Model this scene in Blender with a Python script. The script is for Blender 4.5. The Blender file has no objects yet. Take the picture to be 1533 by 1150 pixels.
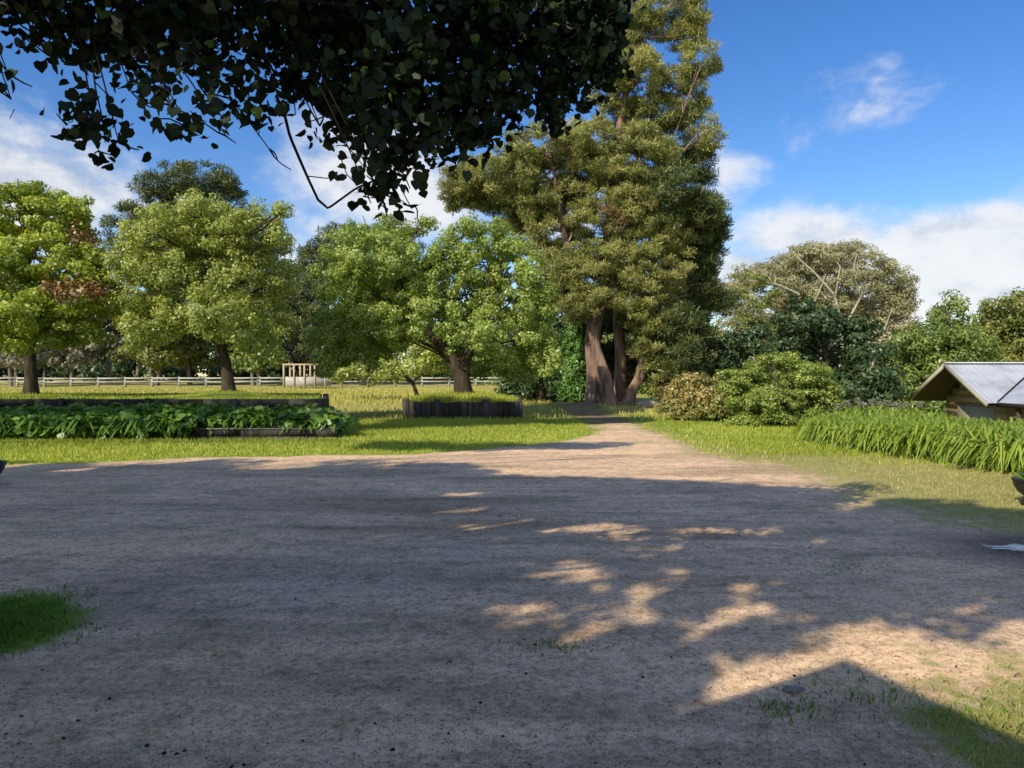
import bpy, math, random
import numpy as np
from math import radians as R
RNG = np.random.default_rng(7)
random.seed(7)
scene = bpy.context.scene
scene.cycles.max_bounces=5; scene.cycles.diffuse_bounces=3; scene.cycles.transmission_bounces=3; scene.cycles.glossy_bounces=2
COL = scene.collection
F, CX, HZ, EYE = 1158.0, 766.5, 560.0, 1.6

def at(px, py, d):
    """point of the place seen at photo pixel (px,py), d metres ahead"""
    return np.array([(px-CX)/F*d, d, EYE-(py-HZ)/F*d])
def gnd(px, py):
    d = F*EYE/(py-HZ)
    return ((px-CX)/F*d, d)
SUN_E, SUN_A = R(34), R(38)          # elevation; shadows run SUN_A to the right of straight ahead
SX, SY, SK = math.sin(SUN_A), math.cos(SUN_A), 1/math.tan(SUN_E)

# ------------------------------------------------------------ objects
def tag(o, label=None, cat=None, group=None, kind=None):
    if label: o['label'] = label
    if cat: o['category'] = cat
    if group: o['group'] = group
    if kind: o['kind'] = kind
    return o
def thing(name, label, cat, loc=(0,0,0), group=None, rz=0):
    o = bpy.data.objects.new(name, None); COL.objects.link(o)
    o.location = loc; o.rotation_euler = (0,0,rz); o.empty_display_size = .2
    return tag(o, label, cat, group)
def mesh_np(name, V, faces, mat, parent=None, tint=None, smooth=False, attrs=None):
    """faces: list of int arrays (n,k). V world coordinates unless parent (then made local to parent.location)"""
    V = np.asarray(V, dtype=np.float32).reshape(-1,3)
    if parent is not None:
        V = V - np.array(parent_origin(parent), dtype=np.float32)
    if isinstance(faces, np.ndarray): faces = [faces]
    faces = [np.asarray(f, dtype=np.int32) for f in faces if len(f)]
    me = bpy.data.meshes.new(name)
    me.vertices.add(len(V)); me.vertices.foreach_set('co', V.ravel())
    nl = sum(f.size for f in faces); npoly = sum(len(f) for f in faces)
    me.loops.add(nl); me.polygons.add(npoly)
    me.loops.foreach_set('vertex_index', np.concatenate([f.ravel() for f in faces]))
    st = []; off = 0
    for f in faces:
        st.append(off+np.arange(len(f))*f.shape[1]); off += f.size
    me.polygons.foreach_set('loop_start', np.concatenate(st).astype(np.int32))
    me.update(calc_edges=True)
    if smooth: me.polygons.foreach_set('use_smooth', np.ones(npoly, dtype=bool))
    al = dict(attrs or {})
    if tint is not None: al['tint'] = tint
    for k, v in al.items():
        a = me.attributes.new(k, 'FLOAT', 'POINT'); a.data.foreach_set('value', np.asarray(v, dtype=np.float32))
    if mat: me.materials.append(mat)
    o = bpy.data.objects.new(name, me); COL.objects.link(o)
    if parent is not None: o.parent = parent
    return o
def parent_origin(p):
    o = np.zeros(3)
    while p is not None:
        o = o+np.array(p.location); p = p.parent
    return o
class MB:
    def __init__(s): s.V=[]; s.F={}; s.n=0; s.T=[]
    def add(s, V, F, t=.5):
        V = np.asarray(V, dtype=float).reshape(-1,3); F = np.asarray(F, dtype=int)
        s.F.setdefault(F.shape[1], []).append(F+s.n); s.V.append(V); s.n += len(V)
        s.T.append(np.full(len(V), t) if np.isscalar(t) else t)
    def box(s, c, size, rz=0, t=.5, bev=.0, rx=0):
        x,y,z = np.array(size)/2
        V = np.array([[-x,-y,-z],[x,-y,-z],[x,y,-z],[-x,y,-z],[-x,-y,z],[x,-y,z],[x,y,z],[-x,y,z]])
        if rx:
            ca,sa = math.cos(rx),math.sin(rx); V = V@np.array([[1,0,0],[0,ca,sa],[0,-sa,ca]])
        ca,sa = math.cos(rz),math.sin(rz)
        V = V@np.array([[ca,sa,0],[-sa,ca,0],[0,0,1]])+np.array(c)
        s.add(V, [[0,3,2,1],[4,5,6,7],[0,1,5,4],[1,2,6,5],[2,3,7,6],[3,0,4,7]], t)
    def bar(s, a, b, w, h, t=.5):
        a=np.array(a,float); b=np.array(b,float); d=b-a; L=np.linalg.norm(d); d/=L
        up=np.array([0,0,1.]) if abs(d[2])<.95 else np.array([0,1.,0])
        sd=np.cross(d,up); sd/=np.linalg.norm(sd); u=np.cross(sd,d)
        V=[a-sd*w/2-u*h/2,a+sd*w/2-u*h/2,a+sd*w/2+u*h/2,a-sd*w/2+u*h/2]
        V=V+[v+d*L for v in V]
        s.add(V,[[0,1,2,3],[7,6,5,4],[0,4,5,1],[1,5,6,2],[2,6,7,3],[3,7,4,0]],t)
    def tube(s, P, rad, n=7, jit=0., t=.5, cap=True):
        P=np.asarray(P,float); m=len(P); rad=np.broadcast_to(np.asarray(rad,float),(m,))
        d=np.gradient(P,axis=0); d/=np.linalg.norm(d,axis=1,keepdims=True)+1e-9
        ref=np.array([0,1.,0]) if abs(d[0][1])<.8 else np.array([1.,0,0])
        a=np.cross(d,ref); a/=np.linalg.norm(a,axis=1,keepdims=True)+1e-9; b=np.cross(d,a)
        th=np.arange(n)/n*2*np.pi
        rr=rad[:,None]*(1+jit*(RNG.random((m,n))-.5))
        V=P[:,None,:]+rr[...,None]*(np.cos(th)[None,:,None]*a[:,None,:]+np.sin(th)[None,:,None]*b[:,None,:])
        i=np.arange(m-1)[:,None]*n; j=np.arange(n)[None,:]; k=(j+1)%n
        Fq=np.stack([i+j,i+k,i+n+k,i+n+j],-1).reshape(-1,4)
        s.add(V.reshape(-1,3),Fq,t)
    def build(s, name, mat, parent=None, smooth=False):
        return mesh_np(name, np.concatenate(s.V), [np.concatenate(f) for f in s.F.values()], mat, parent, np.concatenate(s.T), smooth)
def noise1(x, seed=0):
    r=np.random.default_rng(seed); o=0
    for f,a in ((.35,1),(.9,.6),(2.1,.35),(5.3,.2)): o=o+a*np.sin(x*f*2+r.random()*9)
    return o/2.1
def noise2(x,y,seed=0,sc=1.):
    r=np.random.default_rng(seed); o=0
    for f,a in ((.5,1),(1.1,.7),(2.3,.45),(4.7,.3)):
        for _ in range(2):
            th=r.random()*6.28; o=o+a*np.sin((x*math.cos(th)+y*math.sin(th))*f*sc+r.random()*9)
    return o/3.

# ------------------------------------------------------------ materials
def new_mat(name):
    m=bpy.data.materials.new(name); m.use_nodes=True; nt=m.node_tree; nt.nodes.clear()
    out=nt.nodes.new('ShaderNodeOutputMaterial'); return m,nt,out
def N(nt,t,**k):
    n=nt.nodes.new(t)
    for a,v in k.items(): setattr(n,a,v)
    return n
def ramp(nt, fac, stops, interp='LINEAR'):
    r=N(nt,'ShaderNodeValToRGB'); r.color_ramp.interpolation=interp
    e=r.color_ramp.elements
    while len(e)<len(stops): e.new(.5)
    for el,(p,c) in zip(e,stops): el.position=p; el.color=(*c,1) if len(c)==3 else c
    nt.links.new(fac,r.inputs[0]); return r.outputs[0]
def noise(nt, vec, scale, detail=4, rough=.55, dist=0):
    n=N(nt,'ShaderNodeTexNoise'); n.inputs['Scale'].default_value=scale; n.inputs['Detail'].default_value=detail
    n.inputs['Roughness'].default_value=rough; n.inputs['Distortion'].default_value=dist
    if vec is not None: nt.links.new(vec,n.inputs['Vector'])
    return n.outputs[0]
def mixc(nt, f, a, b, mode='MIX'):
    m=N(nt,'ShaderNodeMix',data_type='RGBA',blend_type=mode)
    for s,v in ((0,f),(6,a),(7,b)):
        if isinstance(v,(int,float)): m.inputs[s].default_value=v
        elif isinstance(v,tuple): m.inputs[s].default_value=(*v,1)
        else: nt.links.new(v,m.inputs[s])
    return m.outputs[2]
def mth(nt,op,a,b=None,c=None,clamp=False):
    m=N(nt,'ShaderNodeMath',operation=op,use_clamp=clamp)
    for i,v in enumerate((a,b,c)):
        if v is None: continue
        if isinstance(v,(int,float)): m.inputs[i].default_value=v
        else: nt.links.new(v,m.inputs[i])
    return m.outputs[0]
def attr(nt,name): return N(nt,'ShaderNodeAttribute',attribute_name=name).outputs['Fac']
def pos(nt): return N(nt,'ShaderNodeNewGeometry').outputs['Position']
def bump(nt,h,strength=.4,dist=.02):
    b=N(nt,'ShaderNodeBump'); b.inputs['Strength'].default_value=strength; b.inputs['Distance'].default_value=dist
    nt.links.new(h,b.inputs['Height']); return b.outputs[0]
def principled(nt,out,col,rough=.8,normal=None,spec=.3,metal=0):
    p=N(nt,'ShaderNodeBsdfPrincipled')
    if isinstance(col,tuple): p.inputs['Base Color'].default_value=(*col,1)
    else: nt.links.new(col,p.inputs['Base Color'])
    if isinstance(rough,(int,float)): p.inputs['Roughness'].default_value=rough
    else: nt.links.new(rough,p.inputs['Roughness'])
    p.inputs['Specular IOR Level'].default_value=spec; p.inputs['Metallic'].default_value=metal
    if normal is not None: nt.links.new(normal,p.inputs['Normal'])
    nt.links.new(p.outputs[0],out.inputs[0]); return p
def foliage(name, dark, light, trans=.35, gloss=.04, tcol=None, extra=None):
    m,nt,out=new_mat(name)
    stops=[(0,dark),(1,light)]
    if extra: stops=[(0,dark),(.8,light),(.97,extra)]
    c=ramp(nt,attr(nt,'tint'),stops)
    d=N(nt,'ShaderNodeBsdfDiffuse'); nt.links.new(c,d.inputs[0])
    t=N(nt,'ShaderNodeBsdfTranslucent')
    nt.links.new(mixc(nt,1.,c,tcol or (1.2,1.1,.55),'MULTIPLY'),t.inputs[0])
    mx=N(nt,'ShaderNodeMixShader'); mx.inputs[0].default_value=trans
    nt.links.new(d.outputs[0],mx.inputs[1]); nt.links.new(t.outputs[0],mx.inputs[2])
    g=N(nt,'ShaderNodeBsdfGlossy'); g.inputs['Roughness'].default_value=.45; g.inputs[0].default_value=(1,1,1,1)
    m2=N(nt,'ShaderNodeMixShader'); m2.inputs[0].default_value=gloss
    nt.links.new(mx.outputs[0],m2.inputs[1]); nt.links.new(g.outputs[0],m2.inputs[2])
    nt.links.new(m2.outputs[0],out.inputs[0]); return m
def bark(name, c1, c2, sc=6):
    m,nt,out=new_mat(name); p=pos(nt)
    mp=N(nt,'ShaderNodeMapping'); mp.inputs['Scale'].default_value=(1,1,.22); nt.links.new(p,mp.inputs[0])
    n=noise(nt,mp.outputs[0],sc,6,.65); c=ramp(nt,n,[(.3,c1),(.7,c2)])
    principled(nt,out,c,.9,bump(nt,n,.8,.06),.15); return m
def wood(name, c1, c2, axis=(1,1,8), sc=3, rough=.85):
    m,nt,out=new_mat(name); p=pos(nt)
    mp=N(nt,'ShaderNodeMapping'); mp.inputs['Scale'].default_value=axis; nt.links.new(p,mp.inputs[0])
    n=noise(nt,mp.outputs[0],sc,6,.6); n2=noise(nt,p,.9,3)
    f=mth(nt,'ADD',mth(nt,'MULTIPLY',n,.6),mth(nt,'ADD',mth(nt,'MULTIPLY',n2,.25),mth(nt,'MULTIPLY',attr(nt,'tint'),.25)))
    c=ramp(nt,f,[(.35,c1),(.75,c2)]); principled(nt,out,c,rough,bump(nt,n,.35,.01),.2); return m

M={}
M['maple']=foliage('maple_leaves',(0.16, 0.24, 0.02),(0.56, 0.65, 0.09),0.47)
M['lime']=foliage('pale_green_leaves',(0.2, 0.28, 0.045),(0.6, 0.65, 0.19),0.47)
M['elm']=foliage('elm_leaves',(0.17, 0.27, 0.05),(0.54, 0.64, 0.16),0.47)
M['red']=foliage('rusty_leaves',(0.16, 0.1, 0.03),(0.38, 0.2, 0.08),0.3,tcol=(1,.7,.5))
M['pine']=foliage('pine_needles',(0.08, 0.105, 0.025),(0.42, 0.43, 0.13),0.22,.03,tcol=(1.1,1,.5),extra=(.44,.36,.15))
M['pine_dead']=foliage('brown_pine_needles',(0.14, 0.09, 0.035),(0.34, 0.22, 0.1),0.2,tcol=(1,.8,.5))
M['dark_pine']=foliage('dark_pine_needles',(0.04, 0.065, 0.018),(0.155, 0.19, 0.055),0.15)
M['dark']=foliage('dark_green_leaves',(0.02, 0.05, 0.018),(0.085, 0.145, 0.045),0.22)
M['cypress']=foliage('cypress_leaves',(0.06, 0.16, 0.025),(0.2, 0.36, 0.07),0.25)
M['gum']=foliage('gum_leaves',(0.24, 0.24, 0.12),(0.52, 0.49, 0.28),0.3,tcol=(1.1,1,.7))
M['olive']=foliage('olive_leaves',(0.12, 0.155, 0.035),(0.34, 0.36, 0.085),0.35)
M['mid']=foliage('mid_green_leaves',(0.11, 0.18, 0.035),(0.36, 0.44, 0.11),0.35)
M['scrub']=foliage('grey_scrub_leaves',(0.15, 0.15, 0.1),(0.38, 0.37, 0.25),0.25,tcol=(1.1,1,.8))
M['orange']=foliage('orange_shrub_leaves',(0.2, 0.24, 0.06),(0.54, 0.45, 0.17),0.35,tcol=(1.1,.9,.5),extra=(.58,.31,.18))
M['shrub']=foliage('green_shrub_leaves',(0.16, 0.23, 0.04),(0.44, 0.53, 0.12),0.4)
M['lily']=foliage('strap_leaves',(0.06, 0.16, 0.017),(0.41, 0.55, 0.08),0.42,.06,extra=(.40,.42,.09))
M['hedge']=foliage('broad_bed_leaves',(0.035, 0.1, 0.014),(0.2, 0.36, 0.05),0.32,.04,extra=(.3,.38,.14))
M['shade']=foliage('overhead_leaves',(0.006, 0.014, 0.004),(0.018, 0.036, 0.008),0.15,.02,extra=(.10,.17,.03))  # the few brightest leaves have a light glow put into their colour
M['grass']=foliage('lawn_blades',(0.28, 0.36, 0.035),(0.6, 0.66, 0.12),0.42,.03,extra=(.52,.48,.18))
M['dgrass']=foliage('dark_grass_blades',(0.07, 0.17, 0.016),(0.22, 0.38, 0.04),0.38,.03)  # deeper green than the lawn blades
M['dry']=foliage('dry_meadow_blades',(0.36, 0.38, 0.075),(0.68, 0.62, 0.2),0.35,.02,extra=(.5,.36,.15))
M['verge']=foliage('dry_lawn_blades',(0.3, 0.29, 0.1),(0.56, 0.51, 0.22),0.35,.02,extra=(.46,.36,.17))
M['seed']=foliage('seed_head_florets',(.16,.17,.12),(.34,.34,.27),.2,tcol=(1,1,.8))
M['bark']=bark('dark_bark',(.025,.02,.015),(.10,.08,.06),9)
M['pinebark']=bark('pine_bark',(.05,.034,.028),(.38,.26,.20),5)
M['gumbark']=bark('pale_gum_bark',(.24,.21,.165),(.50,.455,.38),4)
M['twig']=bark('dark_twig',(.006,.005,.004),(.022,.018,.013),9)
M['greybark']=bark('grey_bark',(.10,.085,.07),(.30,.26,.22),6)
M['sleeper']=wood('weathered_sleeper',(.012,.010,.009),(.095,.085,.075),(6,6,.7),2.2)
M['edging']=wood('grey_edging_timber',(.08,.08,.08),(.22,.22,.21),(.7,.7,6),3)
M['white']=wood('white_paint',(.28,.28,.25),(.54,.53,.48),(1,1,1),2)
M['tan']=wood('tan_boards',(.22,.14,.085),(.50,.35,.21),(.6,.6,5),3)
M['pale_board']=wood('pale_boards',(.36,.31,.22),(.60,.53,.40),(4,4,.5),3)
M['rawtimber']=wood('raw_timber',(.30,.23,.14),(.58,.47,.31),(3,3,1),3)
M['soffit']=wood('brown_soffit',(.05,.03,.022),(.12,.08,.06),(1,4,4),3)
M['barge']=wood('cream_bargeboard',(.30,.27,.21),(.50,.46,.37),(1,1,1),3)
def m_iron():
    m,nt,out=new_mat('galvanised_roof'); p=pos(nt)
    n=noise(nt,p,1.3,6,.65); c=ramp(nt,n,[(.3,(.36,.38,.43)),(.5,(.48,.51,.58)),(.72,(.57,.60,.67))])
    sx=N(nt,'ShaderNodeSeparateXYZ'); nt.links.new(p,sx.inputs[0]); sm=mth(nt,'LESS_THAN',mth(nt,'FRACT',mth(nt,'MULTIPLY',sx.outputs[0],1.31)),.03)
    mp=N(nt,'ShaderNodeMapping'); mp.inputs['Scale'].default_value=(5,.5,.5); nt.links.new(p,mp.inputs[0]); ru=ramp(nt,noise(nt,mp.outputs[0],1.6,6,.7),[(.56,(0,0,0)),(.72,(1,1,1))])
    c=mixc(nt,mth(nt,'MULTIPLY',ru,.4),c,(.21,.17,.14)); c=mixc(nt,mth(nt,'MULTIPLY',sm,.5),c,(.14,.15,.17))
    principled(nt,out,c,.5,None,.4,.1); return m
M['iron']=m_iron()
def m_black(name,c,rough,spec=.4):
    m,nt,out=new_mat(name); n=noise(nt,pos(nt),14,5)
    principled(nt,out,ramp(nt,n,[(.3,tuple(x*.6 for x in c)),(.7,tuple(x*1.4 for x in c))]),rough,bump(nt,n,.2,.01),spec); return m
M['urn']=m_black('dark_glazed_pot',(.02,.02,.022),.4)
M['dark_in']=m_black('dark_interior',(.012,.011,.01),.9,.1)
M['stone']=m_black('grey_stone',(.22,.21,.19),.9,.1)
M['litter']=m_black('dark_clod',(.03,.025,.02),.9,.1)
M['wall']=m_black('rendered_wall',(.42,.40,.36),.9,.1)
M['mound']=None

# ------------------------------------------------------------ gravel outline and terrain
GP=np.array([(-16,-8),(-16,12.6)]+[gnd(*p) for p in ((0,697),(150,693),(300,686),(480,682),(600,681),(720,674),(800,666),(850,660),(885,648),(890,641))]+
   [(2.9,25.5),(3.9,25.0)]+[gnd(*p) for p in ((985,647),(1020,662),(1060,680),(1150,697),(1230,718),(1290,745),(1400,782),(1533,800))]+[(7.5,7.0),(7.5,4.6),(2.9,4.15)]+
   [gnd(*p) for p in ((1440,1035),(1400,1075),(1420,1125),(1445,1150))]+[(2.0,2.3),(3.2,0),(3,-8)])
def pdist(P, poly):
    """signed distance, positive inside"""
    x,y=P[:,0],P[:,1]; ins=np.zeros(len(P),bool); dm=np.full(len(P),1e9)
    A=poly; B=np.roll(poly,-1,axis=0)
    for a,b in zip(A,B):
        e=b-a; t=np.clip(((P-a)@e)/(e@e+1e-12),0,1); dm=np.minimum(dm,np.linalg.norm(P-a-t[:,None]*e,axis=1))
        c=(a[1]>y)!=(b[1]>y)
        with np.errstate(divide='ignore',invalid='ignore'):
            ins^=c&(x<(b[0]-a[0])*(y-a[1])/(b[1]-a[1])+a[0])
    return np.where(ins,dm,-dm)
def island(P):   # grass patch at the left of the yard
    return .95-np.hypot((P[:,0]+3.85)/1.22,(P[:,1]-4.62)/.86)*.95+.17*noise2(P[:,0]*3,P[:,1]*3,3)+.08*noise2(P[:,0]*9,P[:,1]*9,4)
def gravel_sd(P):
    s=pdist(P,GP)+.16*noise2(P[:,0]*2.2,P[:,1]*2.2,5)+.10*noise2(P[:,0]*7,P[:,1]*7,6)
    return s
def sstep(a,b,x):
    t=np.clip((x-a)/(b-a),0,1); return t*t*(3-2*t)
def gz(x,y):
    x=np.asarray(x,float); y=np.asarray(y,float)
    z=-1.75*sstep(9.5,18,x)*sstep(9,20,y)
    z=z+.07*noise2(x*.5,y*.5,9)*sstep(26,40,y)+.5*sstep(60,130,y)
    z=z+.22*np.exp(-((x-3.5)**2/9+(y-36)**2/9))
    s=pdist(np.stack([x.ravel(),y.ravel()],1),GP).reshape(x.shape)
    return z-.04*sstep(1.2,2.2,s)
def gz1(x,y): return float(gz(np.array([x]),np.array([y]))[0])

def surface_mat(name):
    """gravel and grass in one material; 'edge' runs from 0 on the gravel to 1 on the grass"""
    m,nt,out=new_mat(name); p=pos(nt)
    n1=noise(nt,p,.35,4); n2=noise(nt,p,3.5,6,.65); n3=noise(nt,p,40,4,.7)
    g=ramp(nt,mth(nt,'ADD',mth(nt,'MULTIPLY',n1,.5),mth(nt,'MULTIPLY',n2,.5)),[(.32,(.16,.24,.025)),(.5,(.29,.37,.05)),(.66,(.42,.42,.10))])
    dry=ramp(nt,n2,[(.3,(.34,.33,.10)),(.7,(.60,.52,.21))])
    gc=mixc(nt,attr(nt,'dry'),g,dry)
    gc=mixc(nt,1.,gc,ramp(nt,n3,[(.25,(.55,.55,.55)),(.7,(1.15,1.15,1.15))]),'MULTIPLY')
    # gravel: tracks, blotches, grit
    st=N(nt,'ShaderNodeMapping'); st.inputs['Rotation'].default_value=(0,0,R(-14)); st.inputs['Scale'].default_value=(.35,1.5,1); nt.links.new(p,st.inputs[0])
    big=noise(nt,st.outputs[0],.55,5,.6,.6); trk=noise(nt,st.outputs[0],2.6,5,.65,.4)
    mid=noise(nt,p,6,6,.7); gr1=noise(nt,p,28,5,.75); fine=noise(nt,p,110,4,.75)
    v=N(nt,'ShaderNodeTexVoronoi'); v.inputs['Scale'].default_value=95; nt.links.new(p,v.inputs['Vector'])
    c=ramp(nt,mth(nt,'ADD',mth(nt,'MULTIPLY',fine,.5),mth(nt,'MULTIPLY',gr1,.5)),[(.38,(.25,.17,.12)),(.5,(.82,.605,.43)),(.61,(1.,.84,.66))])
    c=mixc(nt,1.,c,ramp(nt,big,[(.3,(.62,.58,.55)),(.5,(1.06,1.03,1.0)),(.68,(1.32,1.24,1.12))]),'MULTIPLY')
    c=mixc(nt,1.,c,ramp(nt,trk,[(.32,(.80,.78,.76)),(.5,(1,1,1)),(.7,(1.1,1.08,1.06))]),'MULTIPLY')
    c=mixc(nt,1.,c,ramp(nt,mid,[(.3,(.58,.55,.52)),(.48,(1,1,1)),(.72,(1.15,1.13,1.11))]),'MULTIPLY')
    gr=ramp(nt,noise(nt,p,.8,6,.7),[(.50,(0,0,0)),(.68,(1,1,1))])
    c=mixc(nt,mth(nt,'MULTIPLY',gr,.40),c,(.24,.23,.10))
    d=ramp(nt,mth(nt,'MULTIPLY_ADD',mid,.5,attr(nt,'damp')),[(.45,(0,0,0)),(1.0,(1,1,1))])
    c=mixc(nt,mth(nt,'MULTIPLY',d,.75),c,(.06,.052,.055))
    e=mth(nt,'ADD',attr(nt,'edge'),mth(nt,'ADD',mth(nt,'MULTIPLY',mth(nt,'SUBTRACT',n2,.5),1.3),mth(nt,'MULTIPLY',mth(nt,'SUBTRACT',mid,.5),.9)))
    f=ramp(nt,e,[(.35,(0,0,0)),(.65,(1,1,1))])
    c=mixc(nt,f,c,gc)
    h=mth(nt,'ADD',mth(nt,'MULTIPLY',fine,.5),mth(nt,'ADD',mth(nt,'MULTIPLY',gr1,.6),mth(nt,'MULTIPLY',mid,.7)))
    c=mixc(nt,1.,c,mixc(nt,f,(1.04,1.,.93),(1.,1.,1.)),'MULTIPLY')
    principled(nt,out,c,.95,bump(nt,h,.7,.03),.1); return m
def edge_attrs(P,sd):
    w=np.where(P[:,0]>2.2,1.5,.35)
    edge=np.maximum(np.clip(.5-sd/(2*w),0,1), np.clip(.5+island(P)*2,0,1)*(island(P)>-.25))
    dry=np.maximum(sstep(26,36,P[:,1])*sstep(14,4,P[:,0]), sstep(1.5,3,P[:,0])*sstep(22,15,P[:,1])*.85)
    damp=np.exp(-(((P[:,0]-5.6)/1.7)**2+((P[:,1]-6.9)/1.0)**2))*1.25
    return {'edge':edge,'dry':dry,'damp':damp}
def path_mat():
    m,nt,out=new_mat('dirt_track'); p=pos(nt)
    n=noise(nt,p,2,6,.65); f=noise(nt,p,25,4,.7)
    c=ramp(nt,n,[(.3,(.20,.12,.075)),(.7,(.42,.30,.20))]); c=mixc(nt,.5,c,ramp(nt,f,[(.3,(.5,.5,.5)),(.7,(1.2,1.2,1.2))]),'MULTIPLY')
    g=mth(nt,'MULTIPLY_ADD',mth(nt,'SUBTRACT',n,.5),1.8,attr(nt,'edge'),clamp=True)
    c=mixc(nt,g,c,(.22,.26,.045)); principled(nt,out,c,.95,bump(nt,f,.5,.03),.1); return m

def build_ground():
    u=np.linspace(-1,1,320); xs=np.sinh(u*4.6)*8.0; v=np.linspace(-.55,1,360); ys=np.sinh(v*4.4)*10+6
    X,Y=np.meshgrid(xs,ys); Z=gz(X,Y); P=np.stack([X.ravel(),Y.ravel()],1)
    n,mn=X.shape[1],X.shape[0]
    i=np.arange(mn-1)[:,None]*n; j=np.arange(n-1)[None,:]
    Fq=np.stack([i+j,i+j+1,i+n+j+1,i+n+j],-1).reshape(-1,4)
    sd=gravel_sd(P); sm=surface_mat('ground_surface')
    tag(mesh_np('ground',np.stack([X,Y,Z],-1).reshape(-1,3),Fq,sm,None,None,True,edge_attrs(P,sd)),kind='structure')
    # gravel sheet
    s=.11; gx=np.arange(-16,8,s); gy=np.arange(-8,26,s); X,Y=np.meshgrid(gx,gy); P=np.stack([X.ravel(),Y.ravel()],1)
    sd=gravel_sd(P)
    z=.006+.014*(1+noise2(P[:,0]*2,P[:,1]*2,12))*np.clip(sd/1.,0,1)-.035*sstep(.13,-.02,sd)
    n,mn=X.shape[1],X.shape[0]; i=np.arange(mn-1)[:,None]*n; j=np.arange(n-1)[None,:]
    Fq=np.stack([i+j,i+j+1,i+n+j+1,i+n+j],-1).reshape(-1,4); Fq=Fq[(sd[Fq]>-.06).all(1)]
    used=np.unique(Fq); rm=np.zeros(len(P),int); rm[used]=np.arange(len(used))
    tag(mesh_np('gravel_yard',np.stack([P[used,0],P[used,1],z[used]],1),rm[Fq],sm,None,None,True,edge_attrs(P[used],sd[used])),kind='structure')
    # dirt track past the big pine
    cl=np.array([(3.2,24.6),(3.25,28),(3.0,32),(2.75,37),(2.75,43),(3.1,50),(4.2,60),(6.5,75)]); w=np.array([.95,1.0,1.05,1.1,1.1,1.1,1.1,1.1])
    t=np.linspace(0,7,160); cx=np.interp(t,range(8),cl[:,0]); cy=np.interp(t,range(8),cl[:,1]); ww=np.interp(t,range(8),w)
    k=np.linspace(-1,1,9); X=cx[:,None]+k*ww[:,None]+.1*noise1(cy,3)[:,None]; Y=np.repeat(cy[:,None],9,1)
    Z=gz(X,Y)+.012
    n=9; i=np.arange(159)[:,None]*n; j=np.arange(8)[None,:]
    Fq=np.stack([i+j,i+j+1,i+n+j+1,i+n+j],-1).reshape(-1,4)
    ed=np.repeat((np.abs(k)**1.5*.8)[None,:],160,0)
    tag(mesh_np('path',np.stack([X,Y,Z],-1).reshape(-1,3),Fq,path_mat(),None,None,True,{'edge':ed.ravel()}),kind='structure')
build_ground()

# ------------------------------------------------------------ leaves, trees
def unit(v): return v/(np.linalg.norm(v,axis=-1,keepdims=True)+1e-9)
def rdir(n): return unit(RNG.normal(size=(n,3)))
SH={'leaf':np.array([(-.5,0,0),(-.1,.5,.12),(.5,0,0),(-.1,-.5,.12)]),
    'needle':np.array([(-.5,.22,0),(-.5,-.22,0),(.5,-.5,0),(.5,.5,0)]),
    'heart':np.array([(-.40,0,0),(-.48,.26,.05),(-.24,.50,.1),(.10,.44,.08),(.5,0,-.1),(.10,-.44,.08),(-.24,-.50,.1),(-.48,-.26,.05)])}
def leaves(C, Nn, L, W, shape='leaf', T=None):
    n=len(C); S=SH[shape]; k=len(S)
    Nn=unit(Nn)
    T=rdir(n) if T is None else T
    T=unit(T-(T*Nn).sum(1,keepdims=True)*Nn); B=np.cross(Nn,T)
    sc=(.65+.7*RNG.random(n))[:,None]
    L=np.broadcast_to(np.asarray(L,float),(n,))[:,None]*sc; W=np.broadcast_to(np.asarray(W,float),(n,))[:,None]*sc
    V=np.stack([C+T*L*s[0]+B*W*s[1]+Nn*W*s[2] for s in S],1)
    return V.reshape(-1,3), np.arange(n*k).reshape(n,k), k
def clumps_in(lobes, per, shell=.55):
    """lobes rows (x,y,z,rx,ry,rz) -> clump centres, outward dirs, lobe index"""
    lobes=np.asarray(lobes,float); vol=(lobes[:,3]*lobes[:,4]*lobes[:,5])**(2/3); cnt=np.maximum(3,(per*vol/vol.mean()).astype(int))
    idx=np.repeat(np.arange(len(lobes)),cnt); d=rdir(len(idx)); r=shell+(1-shell)*RNG.random(len(idx))**.7
    r=r*np.where(RNG.random(len(idx))<.14,1.16,1.); return lobes[idx,:3]+d*r[:,None]*lobes[idx,3:], d, idx
def crown_mesh(name, lobes, mat, parent, per=14, cr=.55, n=60, L=.16, W=.11, shape='leaf', flat=.75, shell=.5, up=.45, out=1.0, rnd=.6, bias=0, keep=None, lobe=.55):
    C,D,idx=clumps_in(lobes,per,shell)
    if keep is not None:
        kk=keep(C); C=C[kk]; D=D[kk]
    lt=.26*(RNG.random(len(lobes))-.5)
    idx=idx if keep is None else idx[kk]
    m=len(C); crr=cr*(.6+.8*RNG.random(m)); cnt=np.maximum(6,(n*(crr/cr)**2).astype(int))
    ci=np.repeat(np.arange(m),cnt); q=rdir(len(ci)); rr=(.35+.65*RNG.random(len(ci))**.6)
    off=q*rr[:,None]*crr[ci][:,None]*np.array([1,1,flat])
    P=C[ci]+off
    Nn=q*out+D[ci]*lobe+RNG.normal(size=q.shape)*rnd+np.array([0,0,up])
    T=None
    if shape=='needle': T=unit(q*1.0+RNG.normal(size=q.shape)*.55+np.array([0,0,.45])); Nn=RNG.normal(size=q.shape)+q*out+np.array([0,0,up])
    V,Fc,k=leaves(P,Nn,L,W,shape,T)
    t=np.clip(.45+.28*(RNG.random(m)-.5)[ci]*1.6+.5*(RNG.random(len(ci))-.5)+.18*q[:,2]+lt[idx][ci]+bias,0,1)
    return mesh_np(name,V,Fc,mat,parent,np.repeat(t,k))
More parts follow.
